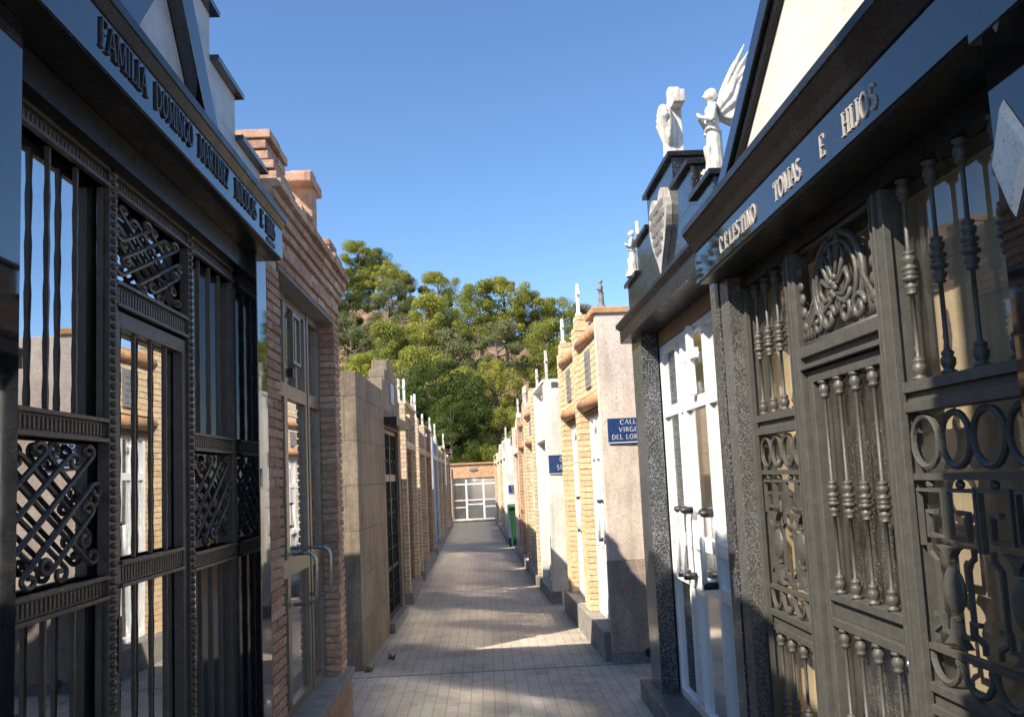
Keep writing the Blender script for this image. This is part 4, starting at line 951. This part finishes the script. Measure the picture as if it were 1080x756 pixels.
def solid(mb, name, mat, parent, voxel):
    o = mb.build(name, mat, parent)
    rm = o.modifiers.new('remesh', 'REMESH'); rm.mode = 'VOXEL'; rm.voxel_size = voxel; rm.use_smooth_shade = True
    sm = o.modifiers.new('smooth', 'SMOOTH'); sm.iterations = 2; sm.factor = .5
    dg = bpy.context.evaluated_depsgraph_get(); me = bpy.data.meshes.new_from_object(o.evaluated_get(dg))
    o.modifiers.clear(); o.data = me; me.shade_smooth(); return o
def figure(loc, h, face, mat, label, wings=True, name='angel_statue', crossback=False, cat='statue'):
    """robed standing figure; face = compass angle it looks towards (radians, 0 = +X)"""
    ca, sa = math.cos(face), math.sin(face)
    FF = lambda f, s, z: Vector((loc[0]+(f*ca-s*sa)*h, loc[1]+(f*sa+s*ca)*h, loc[2]+z*h))
    t = thing(name, loc, label, cat)
    k = MB(FF)
    k.lathe(0, 0, [(.0, .16), (.06, .155), (.10, .12), (.13, .10)], 10)          # rocky base
    k.build('base', mat, t, smooth=False)
    m = MB(FF)
    m.tube([(0, 0, .12), (.0, 0, .30), (-.01, 0, .48), (0, 0, .56)], 1, 16, taper=[.088, .084, .072, .062])
    for i in range(9):      # folds
        a = 2*math.pi*i/9; m.capsule((.082*math.cos(a), .078*math.sin(a), .13), (.056*math.cos(a+.4), .052*math.sin(a+.4), .5), .017, .010, 6)
    m.capsule((.05, .03, .14), (.07, .035, .33), .035, .045, 8)                  # forward knee
    m.capsule((-.005, 0, .54), (.0, 0, .72), .058, .068, 12)
    m.ell((.0, 0, .745), (.05, .10, .04), 12, 8)                             # shoulders
    m.capsule((.0, 0, .76), (.008, 0, .82), .032, .028, 8)
    m.ell((.015, 0, .875), (.052, .045, .062), 12, 10)                          # head
    m.ell((-.012, 0, .885), (.058, .055, .066), 12, 10)                         # hair
    m.capsule((.062, 0, .878), (.072, 0, .866), .009, .011, 6)                    # nose
    for s in (-1, 1):
        m.capsule((0, s*.10, .74), (.03, s*.125, .60), .034, .028, 8); m.capsule((.03, s*.125, .60), (.12, s*.02, .66), .027, .018, 8)
        for q in range(4): m.capsule((.12, s*.018, .655+.010*q), (.142, s*.002, .675+.010*q), .008, .006, 5)
        m.capsule((.09, s*.03, .12), (.12, s*.035, .125), .022, .018, 6)         # feet
    m.tube([(.075*math.cos(a)+.0, .078*math.sin(a), .52+.02*math.sin(a*2)) for a in [i*.5 for i in range(13)]], .016, 6)   # sash
    b = solid(m, 'body', mat, t, h*.0065)
    if wings:
        for s in (-1, 1):
            w = MB(FF); n = 15
            for i in range(n):          # feathers fan out from the shoulder
                f = i/(n-1); L = .60-.40*f; a = R(64-84*f*1.0); th = a
                p0 = Vector((-.05-.03*f, s*(.035+.01*f), .76-.10*f))
                dirv = Vector((-math.cos(th), s*.22, math.sin(th))); p1 = p0+dirv*L*.5; p2 = p0+dirv*L
                wd = .030*(1-.2*f)
                w.tube([tuple(p0), tuple(p0.lerp(p1, .5)), tuple(p1), tuple(p1.lerp(p2, .6)), tuple(p2)], 1, 6, taper=[.024, wd*.9, wd, wd*.75, .008])
            w.tube([(-.05, s*.05, .72), (-.16, s*.085, .86), (-.25, s*.115, 1.05)], 1, 8, taper=[.05, .055, .02]); w.tube([(-.07, s*.05, .68), (-.20, s*.09, .78), (-.25, s*.11, .92)], 1, 8, taper=[.04, .04, .02])
            solid(w, 'wing', mat, t, h*.0065)
    if crossback:
        w = MB(FF); w.box(-.16, -.09, -.05, .05, .05, 1.12).box(-.16, -.09, -.2, .2, .80, .90); w.build('cross', mat, t, .004)
    return t
figure((1.20, 4.19, 3.0), .52, math.pi, 'marble', 'cream stone angel with a raised wing on the black stepped gable')
figure((1.125, 6.19, 3.0), .36, math.pi*.95, 'marble', 'small white saint before a cross on the far end of the black gable', wings=False, crossback=True, name='saint_statue')
figure((1.10, 7.72, 3.06), .28, math.pi, 'greystat', 'small grey weathered figure on the corner of the speckled end wall', wings=False, name='saint_statue')
figure(tuple(F4(2.2, -.1, 2.93)), .30, math.pi, 'marble', 'small white figure on the roof of the second yellow brick mausoleum', name='angel_statue')
figure(tuple(F4(3.0, -.2, 2.96)), .26, math.pi, 'marble', 'white figure standing above the white pier near the small sign', name='angel_statue', wings=False)
figure(tuple(F7(-.05, -.16, 2.34)), .30, math.pi, 'greystat', 'tiny grey figure on the wall behind the green bin', name='saint_statue', wings=False)
# cross wrapped in drapery on the black gable
t = thing('draped_cross', (1.21, 5.0, 3.39), 'white stone cross with a draped bouquet on the highest step of the black gable', 'cross')
m = MB(); X0, Y0, Z0 = 1.21, 5.0, 3.39
m.box(X0-.035, X0+.035, Y0-.035, Y0+.035, Z0+.02, Z0+.47).box(X0-.034, X0+.034, Y0-.15, Y0-.036, Z0+.33, Z0+.405).box(X0-.034, X0+.034, Y0+.036, Y0+.15, Z0+.33, Z0+.405)
m.box(X0-.07, X0+.07, Y0-.07, Y0+.07, Z0, Z0+.02); m.build('cross', 'marble', t, .006)
m = MB(); rr = random.Random(2)
m.ell((X0-.05, Y0, Z0+.23), (.03, .10, .13), 14, 10)
for i in range(9): a = -1.2+.3*i; m.capsule((X0-.055, Y0, Z0+.10), (X0-.075, Y0+.095*math.sin(a), Z0+.23+.12*math.cos(a)), .012, .022, 6)
m.capsule((X0-.04, Y0, Z0+.02), (X0-.05, Y0, Z0+.14), .045, .03)
solid(m, 'bouquet', 'marble', t, .005)

# ================================================================= hillside trees
def pine_meshes(seed, mat, H=7.0, spread=2.6, lean=.3, nclump=46, tall=.42):
    rd = random.Random(seed); tr = MB(); lx = rd.uniform(-lean, lean); ly = rd.uniform(-lean, lean)
    n = 8; P = [(lx*(i/n)**1.5*H*.2+.12*math.sin(i*1.7+seed), ly*(i/n)**1.5*H*.2, H*.93*i/n) for i in range(n+1)]
    tr.tube(P, 1, 7, taper=[.17*(1-i/n*.82) for i in range(n+1)])
    top = Vector(P[-1]); clumps = []
    for i in range(nclump):
        f = rd.random()**.8; z = H*(tall+(1-tall)*f)
        prof = math.sin(math.pi*min(1, max(.06, (f*.86+.10))))**.6*spread
        a = rd.uniform(0, 6.283); r = prof*(rd.uniform(.35, 1.0)); k = z/H
        base = Vector((lx*k**1.5*H*.2, ly*k**1.5*H*.2, z)); c = base+Vector((r*math.cos(a), r*math.sin(a), rd.uniform(-.2, .3)))
        clumps.append((c, rd.choice((.4, .5, .6, .75, .95))*spread/2.6))
        if i % 2 == 0:
            s = Vector(base)-Vector((0, 0, rd.uniform(.4, 1.0))); mid = s.lerp(c, .55)+Vector((0, 0, -.15)); tr.tube([tuple(s), tuple(mid), tuple(c)], 1, 5, taper=[.06, .04, .012])
    vs = []; fs = []
    for c, r in clumps:
        for j in range(470):
            v = Vector((rd.gauss(0, 1), rd.gauss(0, 1), rd.gauss(0, 1))).normalized(); v.z *= .8
            q = c+v*r*(rd.random()**.33)*Vector((1, 1, 1)).length/1.732
            s = rd.uniform(.05, .105); a = Vector((rd.gauss(0, 1), rd.gauss(0, 1), rd.gauss(0, 1)+.8)).normalized(); b = a.cross(v+Vector((.01, .02, .03))).normalized(); k = len(vs)
            vs += [q-b*s*.38, q+b*s*.38, q+a*s*1.6]; fs.append((k, k+1, k+2))
            
    me = bpy.data.meshes.new('crown'); me.from_pydata(vs, [], fs); me.materials.append(MT[mat])
    tm = bpy.data.meshes.new('trunk'); tm.from_pydata([Vector(v) for v in tr.v], [], tr.f); tm.materials.append(MT['bark']); tm.shade_smooth()
    return tm, me
KINDS = [('bright green', pine_meshes(11, 'pine_bright', 7.0, 2.4, .3, 50)), ('yellowish green', pine_meshes(12, 'pine_bright', 6.0, 2.3, .5, 38, .34)),
         ('dark green', pine_meshes(13, 'pine_dark', 7.5, 2.4, .2, 66, .2)), ('grey green', pine_meshes(14, 'pine_grey', 6.5, 2.1, .5, 32, .42)),
         ('tall open', pine_meshes(15, 'pine_bright', 8.5, 2.2, .4, 40, .45)), ('dusty green', pine_meshes(16, 'pine_grey', 5.5, 2.2, .4, 34, .25))]
rt = random.Random(21); spots = []
# hand placed ones that read clearly in the photograph: (x, y, kind, scale)
hand = [(-12.9, 95.5, 0, 1.22), (-11.5, 96.5, 2, 1.07), (-7.3, 77.5, 4, 0.94), (-11.0, 73.0, 2, 0.99), (-7.7, 71.0, 3, 1.08), (-6.0, 77.5, 3, 1.0), (-3.6, 80.0, 0, 1.0), (-3.5, 60.0, 0, 1.07),
        (-1.6, 62.5, 3, 0.93), (0.1, 73.0, 0, 1.14), (2.3, 74.0, 0, 1.15), (0.7, 57.5, 3, 1.0), (4.6, 74.5, 0, 0.99), (6.6, 75.0, 1, 1.08), (9.2, 79.5, 3, 1.0), (4.4, 57.0, 0, 0.92), 
        (-2.2, 56.0, 5, 1.09), (-5.7, 54.0, 0, 1.0), (-6.5, 50.0, 0, 0.92), (-3.8, 51.5, 1, 1.0), (-1.3, 48.0, 0, 0.8), (-2.4, 44.5, 2, 0.9), (-0.7, 44.0, 2, 0.8), (-3.4, 43.0, 2, 0.66), (0.7, 51.5, 1, 0.84),
        (1.0, 43.0, 1, 0.66), (2.6, 44.0, 5, 0.55), (-1.5, 41.5, 2, 0.62), (-4.5, 47.5, 5, 1.0), (-6.4, 44.0, 3, 0.87), (-9.0, 61.5, 5, 1.18), (6.0, 56.5, 0, 0.86), (8.9, 68.0, 1, 1.0),
        (-5.6, 48.5, 1, 0.83), (0.0, 42.0, 1, 0.5)]
spots += hand
y = 50
OUT = lambda X, Y: not (-.16*Y < X < .145*Y)
while y < 100:
    x = -.30*y
    while x < .28*y+2:
        px, py = x+rt.uniform(-1.9, 1.9), y+rt.uniform(-2.4, 2.4)
        if OUT(px, py) and all((px-a)**2+(py-b_)**2 > 9.5 for a, b_, _, _ in spots) and rt.random() > .20:
            kind = rt.choice((0, 0, 1, 3, 4, 5, 1, 2) if y > 60 else (2, 0, 1, 2, 5)); spots.append((px, py, kind, rt.uniform(.65, 1.05)))
        x += 4.6
    y += 6.2
inv = M.inverted()
def screen(p):
    c_ = inv @ Vector(p); return 540+930*c_.x/-c_.z, 404-930*c_.y/-c_.z
items = []
for (x, y, kd, sc) in spots:
    sx, sy = screen((x, y, hill(x, y)+3)); items.append([x, y, kd, sc, sx, sy])
band = lambda yy: 'lower' if yy < 60 else 'middle' if yy < 78 else 'upper'
ORD = ['first', 'second', 'third', 'fourth', 'fifth', 'sixth', 'seventh', 'eighth', 'ninth', 'tenth', 'eleventh', 'twelfth', 'thirteenth', 'fourteenth', 'fifteenth', 'sixteenth']
cnt = {}
for it in sorted(items, key=lambda q: q[4]):
    x, y, kd, sc, sx, sy = it; kn, (tm, cm) = KINDS[kd]
    zone = 'hillside' if 352 < sx < 650 else 'left outer slope' if sx < 500 else 'right outer slope'
    key = (band(y), kn, zone); cnt[key] = cnt.get(key, 0)+1
    lab = f'{kn} pine, {ORD[cnt[key]-1]} of its tone from the left on the {key[0]} {zone}'
    z = hill(x, y)-.25; tr_ = thing('pine_tree', (x, y, z), lab, 'tree', 'pine trees on the hillside')
    tr_.rotation_euler = (0, 0, rt.uniform(0, 6.28)); tr_.scale = (sc, sc, sc*rt.uniform(.92, 1.08))
    for nm, me in (('trunk', tm), ('crown', cm)):
        o = bpy.data.objects.new(nm, me); COL.objects.link(o); o.parent = tr_
# scrub between the pines
vs = []; fs = []; rd = random.Random(9)
for i in range(1500):
    y = rd.uniform(42, 100); x = rd.uniform(-.34*y, .32*y)
    if noise.noise(Vector((x*.09, y*.09, 7))) < -.12: continue
    c = Vector((x, y, hill(x, y)+.1)); r = rd.uniform(.3, .9)
    for j in range(46):
        v = Vector((rd.gauss(0, 1), rd.gauss(0, 1), abs(rd.gauss(0, .8)))).normalized(); q = c+v*r*rd.uniform(.5, 1); s = rd.uniform(.08, .2)
        a = Vector((rd.gauss(0, 1), rd.gauss(0, 1), rd.gauss(0, 1)+.5)).normalized(); b_ = a.cross(v).normalized(); k = len(vs)
        vs += [q-b_*s*.5, q+b_*s*.5, q+a*s*1.4]; fs.append((k, k+1, k+2))
me = bpy.data.meshes.new('scrub'); me.from_pydata(vs, [], fs); me.materials.append(MT['scrub'])
o = bpy.data.objects.new('scrub', me); COL.objects.link(o); o['kind'] = 'stuff'; o['label'] = 'low dry scrub covering the red earth between the pines'; o['category'] = 'scrub'

# weeds at the foot of the walls and dry leaves blown against them
def tuft(x, y, label):
    m = MB(); r_ = random.Random(int(x*100+y*10))
    for i in range(26):
        a = r_.uniform(0, 6.28); L = r_.uniform(.03, .09); bx, by = x+r_.uniform(-.03, .03), y+r_.uniform(-.05, .05); w_ = .004
        tx, ty = bx+math.cos(a)*L*.5, by+math.sin(a)*L*.5
        m.add([(bx-w_, by, 0), (bx+w_, by, 0), (tx, ty, L)], [(0, 1, 2)])
    tag(m.build('weed', 'leaf', None, fix=False), label, 'weed')
tuft(-1.08, 7.86, 'small green weed at the near corner of the tan stone wall')
tuft(-.93, 8.35, 'small green weed growing along the foot of the tan stone wall')
m = MB(); r_ = random.Random(4)
for i in range(70):
    y = r_.uniform(5.8, 24); sd_ = r_.choice((-1, 1)); x = (-.98 if sd_ < 0 else .98-.026*(y-7.6))-sd_*abs(r_.gauss(0, .14)) if r_.random() < .8 else r_.uniform(-.8, .7)
    if 6.3 < y < 7.6: continue
    a = r_.uniform(0, 6.28); s_ = r_.uniform(.008, .018); c_, q_ = math.cos(a)*s_, math.sin(a)*s_; z_ = .004
    m.add([(x-c_, y-q_, z_), (x+q_*.5, y-c_*.5, z_+.004), (x+c_, y+q_, z_+.003), (x-q_*.5, y+c_*.5, z_+.005)], [(0, 1, 2, 3)])
o = m.build('dry_leaves', 'bark', None, fix=False, kind='stuff'); o['label'] = 'dry leaves scattered along the edges of the paving'; o['category'] = 'leaves'
